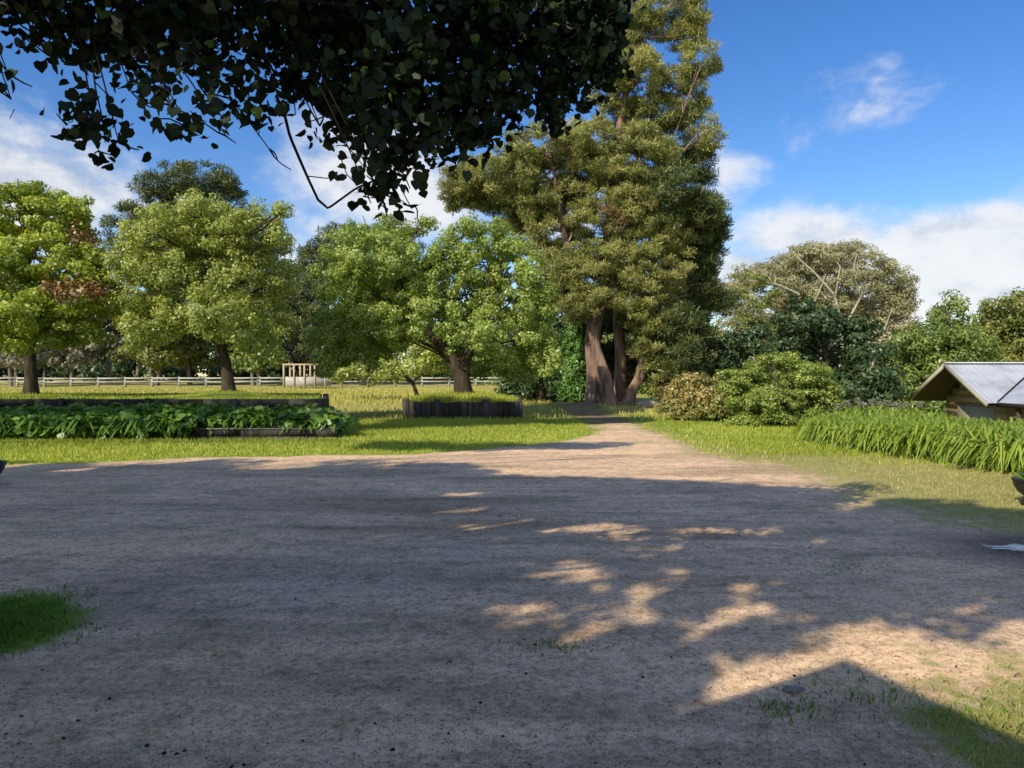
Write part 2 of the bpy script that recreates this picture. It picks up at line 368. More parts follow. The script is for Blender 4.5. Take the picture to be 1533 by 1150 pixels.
def in_px(poly,px,py):
    ins=np.zeros(len(px),bool); poly=np.array(poly,float)
    for a,b in zip(poly,np.roll(poly,-1,axis=0)):
        c=(a[1]>py)!=(b[1]>py)
        ins^=c&(px<(b[0]-a[0])*(py-a[1])/(b[1]-a[1]+1e-9)+a[0])
    return ins
SHADE=[[(-900,691),(480,692),(620,692),(700,702),(760,716),(960,722),(1180,733),(1225,748),(1200,765),(1290,752),(1450,744),(1465,758),(1560,775),(1900,800),(1900,985),(1533,985),(1400,960),(1290,958),(1250,985),(1050,1010),(1000,1060),(900,1300),(-900,1300)],
       [(480,618),(960,616),(965,634),(760,638),(600,644),(500,652),(470,645)],[(560,668),(940,666),(930,672),(560,673)],[(-400,608),(500,608),(505,655),(-400,655)]]
FLECK=[(830,793,200,13),(1110,797,85,11),(850,872,42,15),(770,935,60,7),(960,895,50,10),(925,945,25,12),(1040,960,50,32),(1135,928,75,20),(1000,932,45,10),(1105,890,50,8),(1215,930,40,8),(870,840,38,5),(1020,860,28,5),(1100,885,30,6),(1240,758,90,12),(700,768,50,4),(690,742,40,4),(1150,1010,110,40),(1330,950,50,14),(930,812,40,4),(840,770,40,5),(1060,770,50,5),(1180,880,30,6),(580,803,20,4),(860,905,50,6)]
_r=np.random.default_rng(11)
FLECK+=[(_r.uniform(720,1500),_r.uniform(775,955),_r.uniform(8,34),_r.uniform(2,6)) for _ in range(12)]+[(_r.uniform(820,1280),_r.uniform(860,965),_r.uniform(14,40),_r.uniform(4,9)) for _ in range(5)]
def shade_keep(C):
    """prunes shade-tree clumps so their shadows fit the drawn shade and flecks (sun direction fixed)"""
    g=C[:,:2]+np.array([SX,SY])*SK*C[:,2:3]
    with np.errstate(divide='ignore',invalid='ignore'):
        px=CX+F*g[:,0]/g[:,1]; py=HZ+F*EYE/g[:,1]
    ok=g[:,1]<1.8
    for P in SHADE: ok|=in_px(P,px,py)
    for x,y,a,b in FLECK:
        d=F*EYE/(y-HZ); ok&=((px-x)/(a*.92+(.09 if d<6.6 else .08)*F/d))**2+((py-y)/(b*.9+(.12 if d<6.6 else .12)*F*EYE/d**2))**2>1.0-(.0 if y>985 else .16*_r.random(len(C)))
    return ok
def fleck_keep(C):  # hanging clumps cleared so the drawn lit streaks reach the ground
    g=C[:,:2]+np.array([SX,SY])*SK*C[:,2:3]; px=CX+F*g[:,0]/g[:,1]; py=HZ+F*EYE/g[:,1]; ok=np.ones(len(C),bool)
    for x,y,a,b in FLECK[:1]+[(1040,797,90,9)]: ok&=((px-x)/(a*.95))**2+((py-y)/(b*.75))**2>1.0
    return ok
def bez(a,b,bend,n=7):
    a=np.array(a,float); b=np.array(b,float); t=np.linspace(0,1,n)[:,None]
    c=(a+b)/2+np.array(bend); return (1-t)**2*a+2*t*(1-t)*c+t*t*b
def limbs(mb, trunk, tr, lobes, r0=.5, sub=4, thin=.012, rise=.25):
    """limbs from trunk polyline to lobes, then twigs"""
    trunk=np.asarray(trunk,float)
    for l in lobes:
        l=np.asarray(l,float); c=l[:3]
        if c[2]<trunk[0,2]+.42*(trunk[-1,2]-trunk[0,2]): continue
        # start point: trunk point lower than the lobe
        zz=np.clip(c[2]-.55*np.linalg.norm(c[:2]-trunk[len(trunk)//2,:2])-.3, trunk[len(trunk)//3,2], trunk[-1,2])
        k=np.interp(zz,trunk[:,2],np.arange(len(trunk))); i=int(min(k,len(trunk)-1))
        f=k-i; s=trunk[i]*(1-f)+trunk[min(i+1,len(trunk)-1)]*f; rs=np.interp(k,np.arange(len(trunk)),tr)*r0
        D=np.linalg.norm(c-s); P=bez(s,c,RNG.normal(size=3)*.08*D+np.array([0,0,rise*.4*D]))
        mb.tube(P,np.linspace(rs,max(thin*2,rs*.25),len(P)),6)
        for _ in range(sub):
            e=c+rdir(1)[0]*l[3:]*.85; q=P[RNG.integers(3,6)]
            mb.tube(bez(q,e,RNG.normal(size=3)*.1*np.linalg.norm(e-q),5),np.linspace(max(thin*1.6,rs*.28),thin,5),5)
def plobes(d, rows, dj=0., depth=1.0):
    """crown masses given where the photo shows them: rows (px,py,rx,ry[,dd])"""
    o=[]
    for r in rows:
        dd=d+(r[4] if len(r)>4 else RNG.normal()*dj); c=at(r[0],r[1],dd); s=dd/F
        o.append((*c,r[2]*s,max(r[2],r[3])*s*depth,r[3]*s))
    return np.array(o)
def tree(name,label,cat,base,trunk,tr,lobes,leafmat,barkmat,group=None,limb=True,r0=.5,sub=4,jit=.15,nt=9,crownname='crown',**kw):
    o=thing(name,label,cat,tuple(base),group)
    mb=MB(); mb.tube(trunk,tr,nt,jit)
    if limb: limbs(mb,trunk,tr,lobes,r0,sub)
    mb.build('trunk',barkmat,o,True)
    crown_mesh(crownname,lobes,leafmat,o,**kw)
    return o
def trunk_line(pts,n=12):
    pts=np.array(pts,float); t=np.linspace(0,len(pts)-1,n)
    return np.stack([np.interp(t,range(len(pts)),pts[:,i]) for i in range(3)],1)

# --- raised terrace and left garden trees
TZ=.90
t0=thing('retaining_wall','long low dark sleeper wall holding up the lawn behind the leafy bed','wall',(-5.2,22,0))
WX0=-26.0
mb=MB()
for k in range(4): # courses of long sleepers
    x=WX0+RNG.random()*1.2
    while x<-5.25:
        L=min(2.4,-5.22-x); mb.box((x+L/2,22+RNG.normal()*.008,.11+k*.222),(L-.012,.18,.214),0,RNG.random()); x+=L
mb.build('sleeper_wall',M['sleeper'],t0)
for x in np.arange(-25,-5,2.45):
    p=MB(); p.box((x,21.86,.45),(.14,.09,.9+RNG.random()*.05),0,RNG.random()); p.build('post',M['sleeper'],t0)
p=MB(); p.bar((-5.32,22.1,.44),(-6.85,28.4,.44),.18,.88,.4); p.build('return_wall',M['sleeper'],t0)
def terrace():
    u=np.linspace(0,1,110); ys=np.linspace(22.1,28.6,50); U_,Y=np.meshgrid(u,ys); X=-27+U_*(27-5.44-(Y-22.1)*.243)
    Z=TZ-.03+.05*noise2(X,Y,4)*sstep(22.1,23,Y)
    for (mx,my,h,r) in ((-8.93,24.2,.20,1.0),(-15.1,24.3,.12,1.0)): Z=Z+h*np.exp(-((X-mx)**2+(Y-my)**2)/r)
    Z=Z-(.95)*sstep(27.2,28.6,Y)
    n,mn=X.shape[1],X.shape[0]; i=np.arange(mn-1)[:,None]*n; j=np.arange(n-1)[None,:]
    Fq=np.stack([i+j,i+j+1,i+n+j+1,i+n+j],-1).reshape(-1,4); nn=X.size
    m,nt,out=new_mat('terrace_grass'); p=pos(nt)
    a=noise(nt,p,1.2,5); b=noise(nt,p,30,4,.7)
    c=mixc(nt,1.,ramp(nt,a,[(.3,(.16,.24,.03)),(.65,(.38,.42,.07))]),ramp(nt,b,[(.3,(.6,.6,.6)),(.7,(1.1,1.1,1.1))]),'MULTIPLY')
    principled(nt,out,c,.95,bump(nt,b,.5,.05),.1); M['mound']=m
    tag(mesh_np('raised_lawn',np.stack([X,Y,Z],-1).reshape(-1,3),Fq,m,None,None,True),kind='structure')
terrace()
# left tree (maple with a rusty branch)
D1=24.3; b1=at(46,590,D1); b1[2]=TZ-.05
tr=trunk_line([b1,at(46,540,D1),at(44,505,D1),at(40,440,D1),at(45,370,D1),at(50,320,D1)])
lob=plobes(D1,[(30,330,70,45),(90,340,55,45),(-30,340,60,50),(120,390,50,50),(60,400,70,50),(-10,410,70,50),(20,470,75,42),(100,470,60,40),(150,440,30,45),(-60,450,60,50),(70,300,40,25),(10,285,45,22),(120,320,28,25),(110,500,50,22,-.6),(25,510,40,20,-1),(-25,500,50,25),(-120,380,70,70),(-110,470,60,40)],.8,1.1)
tL=tree('maple_tree','leafy maple with rusty red leaves and straight dark trunk, leftmost on the raised lawn','tree',b1,tr,np.linspace(.21,.04,12)*np.r_[1.25,np.ones(11)],lob,M['maple'],M['bark'],per=36,cr=.29,n=100,L=.105,W=.08,sub=5,flat=.6,shell=.3,r0=.4)
lobr=plobes(D1,[(118,425,26,20,-1.6),(90,440,24,12,-1.8),(150,438,26,14,-1.5),(125,355,20,22,-1.2),(75,432,22,10,-1.9)],.1)
o=crown_mesh('red_leaves',lobr,M['red'],tL,per=11,cr=.26,n=17,L=.10,W=.075,shell=.2); o['label']='rusty red leaves on the right of the crown'
# second tree (pale green, round)
D2=24.2; b2=at(343,588,D2); b2[2]=TZ+.08
tr=trunk_line([b2,at(338,545,D2),at(330,515,D2),at(312,470,D2),at(305,420,D2),at(310,350,D2)])
lob=plobes(D2,[(300,350,80,45),(240,355,55,45),(375,355,60,45),(210,420,45,55),(280,420,80,50),(370,420,65,50),(420,420,30,45),(320,470,80,38),(400,475,45,32),(235,475,50,35),(300,320,50,25),(360,325,40,22),(415,350,24,35),(190,380,25,40),(380,505,55,22),(210,495,38,28,-1.2),(310,390,60,50,1.5),(425,320,10,12)],.8,1.1)
tree('round_tree','round pale green tree with leaning dark trunk at the right of the raised lawn','tree',b2,tr,np.linspace(.20,.04,12)*np.r_[1.3,np.ones(11)],lob,M['lime'],M['bark'],per=40,cr=.27,n=90,L=.095,W=.058,sub=6,flat=.8,shell=.3,r0=.35)

# --- planter with its tree
DP=26.3
pc=np.array([-1.72,DP+1.2,0]); a_,b_=2.15,1.4
pl=thing('raised_planter','low round planter of dark upright sleepers under the two-domed green tree','planter',(pc[0],pc[1],0))
ang=np.arange(8)/8*2*np.pi+R(22.5); PX=pc[0]+a_*np.cos(ang); PY=pc[1]+b_*np.sin(ang)
for k in range(8):
    A=np.array([PX[k],PY[k]]); B=np.array([PX[(k+1)%8],PY[(k+1)%8]]); L=np.linalg.norm(B-A); rz=math.atan2(B[1]-A[1],B[0]-A[0])
    nb=max(3,int(L/.2)); q=MB(); nrm=np.array([math.sin(rz),-math.cos(rz)])
    for s in range(nb):
        c=A+(B-A)*(s+.5)/nb+nrm*RNG.normal()*.012; h=.68+RNG.normal()*.025
        q.box((c[0],c[1],h/2-.04),(L/nb-.008,.13,h),rz,RNG.random())
    q.build('panel',M['sleeper'],pl)
    q=MB(); q.box((A[0]-.0,A[1],.36),(.17,.17,.76),rz,.5+.5*RNG.random()); q.build('post',M['sleeper'],pl)
th=np.linspace(0,2*np.pi,33)[:-1]; V=[]; rs=np.linspace(0.02,1,12)
for r in rs:
    for t in th: V.append((pc[0]+(a_-.13)*r*math.cos(t)*.96,pc[1]+(b_-.13)*r*math.sin(t)*.96,.62+.24*(1-r**2)+.03*math.sin(5*t+r*9)*r))
i=np.arange(11)[:,None]*32; j=np.arange(32)[None,:]; k=(j+1)%32
mesh_np('soil_mound',V,np.stack([i+j,i+k,i+32+k,i+32+j],-1).reshape(-1,4),M['mound'],pl,None,True)
b3=at(695,597,DP+1.2); b3[2]=.72
D3=DP+1.2
tr=trunk_line([b3,at(690,560,D3),at(672,530,D3),at(645,500,D3),at(620,470,D3),at(590,430,D3)],14)
lob=plobes(D3,[(560,385,85,50),(520,430,55,55),(600,420,75,50),(650,460,55,45),(720,385,75,48),(765,400,50,45),(700,440,70,50),(775,460,55,50),(720,500,65,38,-1),(800,500,40,45),(770,545,55,30),(560,480,70,38),(500,490,40,38),(600,495,60,30),(540,530,50,25),(490,540,25,22),(560,345,60,22),(720,345,50,20),(640,335,12,22),(660,385,35,30),(800,430,30,40),(820,545,25,30),(700,545,40,22,1.5),(690,480,60,50,2.),(580,440,70,60,2.)],.7,1.1)
T3=tree('domed_tree','broad green tree with two leafy domes and slanting trunk growing in the planter','tree',b3,tr,np.r_[.42,.36,.32,.28,.25,.23,np.linspace(.2,.06,8)],lob,M['elm'],M['bark'],per=46,cr=.28,n=100,L=.10,W=.07,sub=4,flat=.8,shell=.3,jit=.25,r0=.16)
q=MB(); r2=trunk_line([at(690,565,D3),at(705,520,D3),at(725,470,D3),at(735,410,D3)],8); q.tube(r2,np.linspace(.2,.05,8),7,.2)
limbs(q,r2,np.linspace(.2,.05,8),lob[[4,5,6]],.2,2); q.build('limb',M['bark'],T3,True)
# long grass round the planter, on its mound and the tree bases is in the grass section

# --- the great pine
DPN=36.0
bp=at(915,609,DPN); bp[2]=gz1(bp[0],bp[1])
pine=thing('great_pine','huge old pine with several reddish stems, the tallest tree, beside the dirt track','tree',tuple(bp))
stems=[([ (893,612),(890,560),(886,500),(905,430),(912,330),(925,200),(945,90),(985,-30)],1.0,0.,.50),
       ([ (915,614),(905,560),(892,520),(880,460),(850,380),(835,300),(825,230)],.8,-.9,.36),
       ([ (936,614),(946,585),(960,560),(965,500),(975,420),(985,330),(995,240)],.8,-.5,.34),
       ([ (925,608),(930,540),(925,470),(935,400),(950,300),(955,200)],.8,.8,.40)]
q=MB(); LS=[]
for pts,sc,dd,r in stems:
    P=trunk_line([at(x,y,DPN+dd*(1.0)) for x,y in pts],20); P[0,2]=bp[2]-.15
    rad=r*.85*(1-np.linspace(0,.93,20))**.8; rad[:3]*=(1.45,1.2,1.05); LS.append((P,rad))
    q.tube(P,rad,11,.22)
PL=plobes(DPN,[(740,262,72,26),(700,290,38,26),(705,258,30,16),(820,222,75,28),(890,212,65,32),(955,240,60,38),(850,285,50,24),(775,325,45,22),(800,290,40,20),(1010,290,52,45),(1050,320,34,42),(1040,385,40,40,1),(1062,345,26,30),(1060,440,30,26,1.2),(1010,460,45,45),(990,520,45,45),(1035,510,40,38,1),(960,300,50,34),(985,350,50,36),(930,345,34,26),
 (870,420,42,30,-1.6),(910,395,48,30,-1.2),(955,400,55,36,-1),(890,448,50,20,-2),(955,450,42,34,-1.2),(970,505,22,36,-1.2),(990,560,32,36,-.5),(1010,580,36,28),(840,400,30,22,-1),(860,350,26,16),
 (1000,30,52,40),(1042,100,32,26),(960,105,45,32),(1052,205,28,30),(990,175,50,32),(1025,245,42,30),(945,40,45,38),(985,-50,50,45),(920,150,36,30),(1040,165,26,18),(960,-120,45,50),(1030,60,30,25),(1075,330,14,12),(900,90,36,40),(890,20,36,45),(1010,130,42,30),(965,210,42,26),(1030,560,32,30,1),(1080,445,14,10,1.2),(1030,420,40,34,1),(905,300,34,26,-1),(870,240,40,26,-.8),(945,300,34,30,-1),(780,250,50,22,-.6),(730,300,36,18,-.4),(850,215,40,20),(990,410,44,40,-.6),(1005,500,40,46,-.4),(970,470,40,36,-.8),(1000,345,44,40,-.4),(1015,545,34,34,-.4),(850,440,38,22,-1),(845,378,30,18,-.5),(925,415,40,26,-1.4),(862,468,22,14,-1),(900,360,34,20,-.8),(955,330,36,30,-1.2),(965,280,40,30,-1),(920,265,40,24,-.6),(955,180,40,30),(935,100,34,36),(800,335,48,24,-.4),(830,300,44,26,-.3),(765,305,44,22,-.3),(865,330,34,24,-.8),(815,372,34,22,-.4),(840,412,34,20,-.7),(860,395,36,22,-1),(745,285,60,22,-.5),(690,275,30,22),(870,270,36,22,-.7)],1.0,1.0)
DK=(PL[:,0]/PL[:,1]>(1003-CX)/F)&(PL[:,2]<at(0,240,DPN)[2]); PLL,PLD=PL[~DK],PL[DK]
for l in PL:
    c=l[:3]; best=min(range(4),key=lambda s:np.min(np.linalg.norm(LS[s][0][:,:2]-c[:2],axis=1)+np.abs(LS[s][0][:,2]-c[2]+1.0)*.4+(LS[s][0][:,2]>c[2]+1)*50))
    if l[2]<at(0,535,DPN)[2]: continue
    P,rad=LS[best]; k=int(np.argmin(np.linalg.norm(P-c+np.array([0,0,.9]),axis=1))); k=max(4,k); s=P[k]; Ds=np.linalg.norm(c-s)
    B=bez(s,c+np.array([0,0,-.1]),RNG.normal(size=3)*.12*Ds+np.array([0,0,-.05*Ds]),8)
    q.tube(B,np.linspace(min(.16,rad[k]*.6),.035,8),6,.15)
    for _ in range(4):
        e=c+rdir(1)[0]*l[3:]*.8; q.tube(bez(B[RNG.integers(3,7)],e,RNG.normal(size=3)*.15,5),np.linspace(.05,.015,5),5)
q.build('trunk',M['pinebark'],pine,True)
crown_mesh('crown',PLL,M['pine'],pine,per=38,cr=.33,n=110,L=.25,W=.028,shape='needle',flat=.62,shell=.45,up=.4,out=.3)
o=crown_mesh('painted_shade_crown',np.vstack([PLD,plobes(DPN,[(1005,535,40,40,-.8),(1030,575,30,26,-.6),(985,490,30,34,-.9),(905,500,34,40,3),(935,550,36,36,3.2),(880,540,20,36,3.4),(905,580,34,26,3.6),(925,470,40,30,2.6),(1062,345,26,30,.8),(1060,440,32,26,1),(1040,385,38,36,.8),(1050,320,30,34,.8),(1035,510,42,40,1),(1010,470,44,44,1.2),(1030,560,36,34,1),(1020,425,40,36,1),(1075,455,18,12,1),(1045,250,26,30,1)],.3)]),M['dark_pine'],pine,per=34,cr=.42,n=120,L=.27,W=.032,shape='needle',flat=.62,shell=.45,up=.4,out=.3); o['label']='needles on the right flank with shade painted in as darker green'  # shade of the right flank put into a darker needle colour
o=crown_mesh('dead_needles',plobes(DPN,[(905,318,22,13,-1.6),(930,322,14,9,-1.8),(1000,588,16,14,-1.5),(915,340,9,12,-1.5)],.1),M['pine_dead'],pine,per=6,cr=.30,n=26,L=.24,W=.03,shape='needle',shell=.3)
o['label']='brown dead needles caught in the crown'
# bare hanging brown twigs low on the right of the pine
for i,(px,py,s) in enumerate(((967,601,.30),(985,606,.22),(958,606,.2),(976,608,.25))):
    c=at(px,py,34.5+.3*i); zz=gz1(c[0],c[1])
    V=rdir(60)*s*(.8+.35*RNG.random((60,1)))*np.array([1.2,1,.7])
    from mathutils import Vector
    import bmesh
    bm=bmesh.new(); [bm.verts.new(v) for v in V]; r=bmesh.ops.convex_hull(bm,input=bm.verts)
    for v in [v for v in bm.verts if not v.link_faces]: bm.verts.remove(v)
    me=bpy.data.meshes.new('rock'); bm.to_mesh(me); bm.free(); me.materials.append(M['stone'])
    o=bpy.data.objects.new('rock',me); COL.objects.link(o); o.location=(c[0],c[1],zz+s*.35)
    tag(o,'grey rock lying at the right foot of the big pine','rock','rocks at the foot of the big pine')

# --- background trees
def simple_tree(name,label,cat,d,basepx,rows,lm,bm_,tw=.2,group=None,basez=None,lean=0,dj=.8,stems=1,limb=True,**kw):
    b=at(basepx[0],basepx[1],d); b[2]=gz1(b[0],b[1]) if basez is None else basez
    lob=plobes(d,rows,dj); top=lob[:,2].max(); c=lob[:,:3].mean(0)
    o=thing(name,label,cat,tuple(b),group); q=MB()
    for s in range(stems):
        sh=RNG.normal(size=3)*.25*(stems>1); sh[2]=0
        P=trunk_line([b+sh-np.array([0,0,.1]),b+sh*1.5+(c-b)*np.array([.3,.3,.5]),c+sh*4*np.array([1,1,0]),np.array([c[0]+sh[0]*5,c[1],top-.3*(top-c[2])])],10)
        rad=np.linspace(tw,tw*.15,10)*np.r_[1.3,np.ones(9)]; q.tube(P,rad,8,.2)
        if limb: limbs(q,P,rad,lob[s::stems],.5,kw.get('sub',3))
    kw.pop('sub',None)
    q.build('trunk',bm_,o,True); crown_mesh('crown',lob,lm,o,**kw); return o
simple_tree('dome_pine','dark dome-topped pine rising behind the round pale tree','tree',96,(338,575),
  [(290,268,60,22),(250,285,50,24),(325,292,44,26),(285,300,70,30),(215,320,35,25),(350,340,40,40),(270,350,90,40),(400,385,40,26),(300,400,110,45),(390,430,50,45),(230,430,60,50),(200,350,40,40),(360,500,60,40),(250,500,60,40),(440,455,30,35),(430,400,16,10)],M['dark_pine'],M['bark'],.3,None,None,per=32,cr=1.1,n=120,L=.62,W=.09,shape='needle',flat=.5,shell=.5,up=.5)
simple_tree('flat_pine','dark spreading pine behind the left dome of the planter tree','tree',92,(545,575),
  [(590,345,40,18),(520,360,50,18),(480,385,35,22),(560,390,70,35),(500,420,45,35),(470,440,28,30),(590,430,60,40),(470,490,30,40),(550,490,60,40),(640,420,30,30),(468,400,14,10)],M['dark_pine'],M['bark'],.45,per=30,cr=1.05,n=120,L=.62,W=.09,shape='needle',flat=.5,shell=.5,up=.5)
simple_tree('dark_broadleaf','dark shaded tree between the planter tree and the cypress','tree',41,(812,590),
  [(820,470,38,45),(800,430,30,35),(835,510,30,45),(820,540,45,40),(840,430,24,30),(790,500,40,50),(835,560,20,25),(780,560,35,22)],M['dark'],M['bark'],.22,per=20,cr=.5,n=60,L=.2,W=.14,shell=.4)
simple_tree('dark_shrub','low black-green bush in shade at the end of the dirt track','shrub',44,(800,592),
  [(800,588,30,12),(770,585,22,14),(830,592,14,9),(790,575,35,12)],M['dark'],M['bark'],.1,per=18,cr=.4,n=60,L=.2,W=.14,shell=.3,limb=False)
simple_tree('cypress_shrub','bright green narrow conical cypress left of the big pine stems','shrub',38.5,(861,602),
  [(862,580,18,20),(862,550,19,24),(860,520,16,22),(862,490,11,20),(852,590,14,12),(872,590,14,12),(866,470,8,14)],M['cypress'],M['bark'],.14,dj=.1,per=30,cr=.28,n=60,L=.2,W=.07,flat=1.4,shell=.5,limb=False)
simple_tree('fruit_tree','small bright green tree behind the planter, under the left dome','tree',46,(628,580),
  [(620,545,50,20),(660,540,35,22),(590,555,35,14),(545,560,40,14),(510,550,30,20),(640,520,40,18)],M['lime'],M['bark'],.14,dj=.5,per=20,cr=.5,n=55,L=.2,W=.13,shell=.4)
# scrub row behind the fence
scr=[(20,470,88,'tall grey-green scrub tree behind the fence at the far left','scrub',70,90),(105,480,100,'grey scrub tree with two thin pale stems behind the fence, beside the maple trunk','scrub',60,80),(165,470,104,'brown-grey bushy tree behind the fence between the two lawn trees','scrub',55,85),
 (232,500,92,'olive bushy tree behind the fence left of the leaning trunk','olive',55,55),(290,505,98,'drooping olive tree over a dark opening behind the leaning trunk','olive',45,55),(385,490,92,'bushy green tree behind the fence right of the leaning trunk','mid',50,75),(430,470,106,'pale grey gum scrub behind the timber pen','scrub',45,85),(475,500,100,'olive grey scrub behind the right end of the timber pen','scrub',40,60),(70,500,112,'dark green scrub tree behind the maple trunk','dark',60,70),(345,470,116,'tall dark scrub tree far behind the leaning trunk','dark',60,70),(-50,480,95,'scrub tree behind the fence at the frame edge','mid',60,80),(200,470,118,'dark tall scrub far behind, between the two lawn trees','dark',70,80),(560,510,105,'dark far scrub under the left dome of the planter tree','mid',60,60),(690,520,105,'dark far scrub right of the planter trunk','dark',60,60)]
for px,py,d,lab,mk,rx,h in scr:
    rows=[(px+RNG.normal()*rx*.35,py+RNG.normal()*h*.25,rx*(.4+.2*RNG.random()),h*(.3+.1*RNG.random())) for _ in range(9)]+[(px-rx*.4,py+h*.5,rx*.5,h*.25),(px+rx*.4,py+h*.55,rx*.5,h*.22),(px,py+h*.7,rx*.6,h*.2)]
    simple_tree('scrub_tree',lab,'tree',d,(px,578),rows,M[mk],M['greybark'],.22,'scrub trees beyond the white fence',None,stems=2,per=14,cr=.9,n=42,L=.45,W=.28,shell=.3,sub=2)
# right hand background
simple_tree('gum_tree','large spreading gum with pale limbs and thin brownish foliage','tree',76,(1235,605),
  [(1240,385,70,18),(1300,400,45,20),(1190,400,40,18),(1150,420,35,14),(1110,425,32,14),(1250,430,70,25),(1320,450,35,28),(1190,455,50,20),(1100,470,30,20),(1350,480,25,25),(1280,480,55,30),(1215,400,50,18),(1140,470,35,25),(1340,520,40,35),(1285,530,50,35),(1100,510,40,30),(1270,375,30,10),(1330,420,40,24),(1352,455,24,26),(1090,440,34,20),(1135,408,36,14),(1185,432,50,22),(1222,378,46,12),(1300,460,50,26),(1230,470,60,26),(1165,505,40,30)],M['gum'],M['gumbark'],.42,None,None,dj=1.6,stems=4,per=54,cr=.75,n=60,L=.36,W=.10,flat=.5,shell=.35,sub=4)
gum=bpy.data.objects['gum_tree']; q=MB()
for pts,r in (([(1262,560),(1262,490),(1245,440),(1215,405),(1190,385)],.2),([(1264,490),(1285,440),(1310,405)],.14),([(1250,445),(1255,400),(1240,375)],.1),([(1200,560),(1205,480),(1195,440),(1160,425),(1120,420)],.16),([(1205,480),(1225,440),(1232,410)],.1),([(1300,560),(1320,500),(1335,460)],.12),([(1285,440),(1275,405),(1285,380)],.08),([(1160,425),(1140,405)],.06)):
    P=trunk_line([at(x+RNG.normal()*2,y,71.) for x,y in pts],len(pts)*3); q.tube(P,np.linspace(r*.95,r*.35,len(P)),6,.2)
q.build('limb',M['gumbark'],gum,True)
simple_tree('pale_gum','small pale olive gum with a light stem left of the spreading gum','tree',66,(1130,600),
  [(1120,420,32,14),(1100,440,22,12),(1125,455,30,16),(1150,440,22,12),(1110,480,28,16),(1140,490,26,16)],M['olive'],M['gumbark'],.16,None,None,per=15,cr=.5,n=36,L=.3,W=.1,flat=.55,shell=.3)
simple_tree('dark_conifer','dense dark green conifer behind the round green shrub','tree',34,(1235,625),
  [(1215,478,38,24),(1240,470,18,14),(1195,505,42,34),(1260,510,40,34),(1290,505,28,28),(1300,545,36,36),(1235,545,55,42),(1180,545,34,34),(1320,585,28,30),(1265,590,60,34),(1200,590,50,30),(1170,490,14,16),(1205,458,10,9)],M['dark'],M['bark'],.3,per=22,cr=.42,n=70,L=.2,W=.1,shell=.5,up=.4)
simple_tree('dark_bush','dark bush in shadow between the big pine and the conifer','shrub',38,(1110,620),
  [(1120,510,28,22),(1090,530,30,26),(1140,540,28,26),(1060,560,34,30),(1110,570,40,28),(1135,497,10,10),(1030,590,30,22)],M['dark'],M['bark'],.2,per=20,cr=.4,n=64,L=.2,W=.1,shell=.45)
simple_tree('bushy_tree','mid green bushy tree with a ragged top behind the shed gable','tree',46,(1410,640),
  [(1425,470,30,18),(1400,500,45,28),(1440,510,40,32),(1380,540,42,34),(1430,555,50,36),(1365,580,40,30),(1395,600,50,26),(1455,540,30,30),(1430,450,12,14),(1360,510,20,24),(1410,530,50,50),(1470,570,30,30)],M['mid'],M['bark'],.25,per=32,cr=.55,n=66,L=.25,W=.12,shell=.4)
simple_tree('rounded_tree','yellow-green rounded tree behind the shed ridge at the right edge','tree',52,(1520,640),
  [(1510,470,40,26),(1550,460,40,26),(1490,500,30,30),(1530,510,50,34),(1500,550,40,30),(1560,550,50,40),(1475,535,20,26),(1520,450,30,14),(1500,520,40,40),(1550,500,50,50)],M['olive'],M['bark'],.25,per=34,cr=.6,n=70,L=.26,W=.14,shell=.45)
simple_tree('back_scrub','brownish low scrub beneath the gum on its left','tree',72,(1090,600),
  [(1080,500,35,24),(1060,530,35,28),(1110,520,35,28),(1150,500,35,28),(1090,560,50,28)],M['gum'],M['greybark'],.2,per=16,cr=.6,n=44,L=.32,W=.14,shell=.3)
for i,(px,d,lab,mk) in enumerate(((1360,75,'olive scrub tree far behind between the gum and the bushy tree','gum'),(1010,80,'dim scrub tree far behind the big pine','mid'),(1470,80,'olive scrub tree far behind the shed roof','olive'),(930,75,'pale green scrub seen past the end of the dirt track','olive'),(760,95,'far green scrub tree behind the planter tree on its right','mid'))):
    rows=[(px+RNG.normal()*28,530+RNG.normal()*16,30,24) for _ in range(8)]+[(px,570,50,20)]
    simple_tree('far_scrub',lab,'tree',d,(px,590),rows,M[mk],M['greybark'],.2,'scrub in the far distance',None,per=14,cr=.8,n=42,L=.4,W=.22,shell=.3)
wl_=[]
for x in np.arange(-150,170,5.0):
    for k in range(2):
        yy=128+RNG.random()*22; h=(3.2 if k else 7)+RNG.random()*4; wl_.append((x+RNG.normal()*2,yy,gz1(x,yy)+h*.45,3.6,3.,h*.55))
o=crown_mesh('far_woods',np.array(wl_),M['dark'],None,per=34,cr=1.3,n=50,L=.7,W=.4,shell=.4)
tag(o,'dark far woodland closing the view beyond the meadow','woods',None,'stuff')
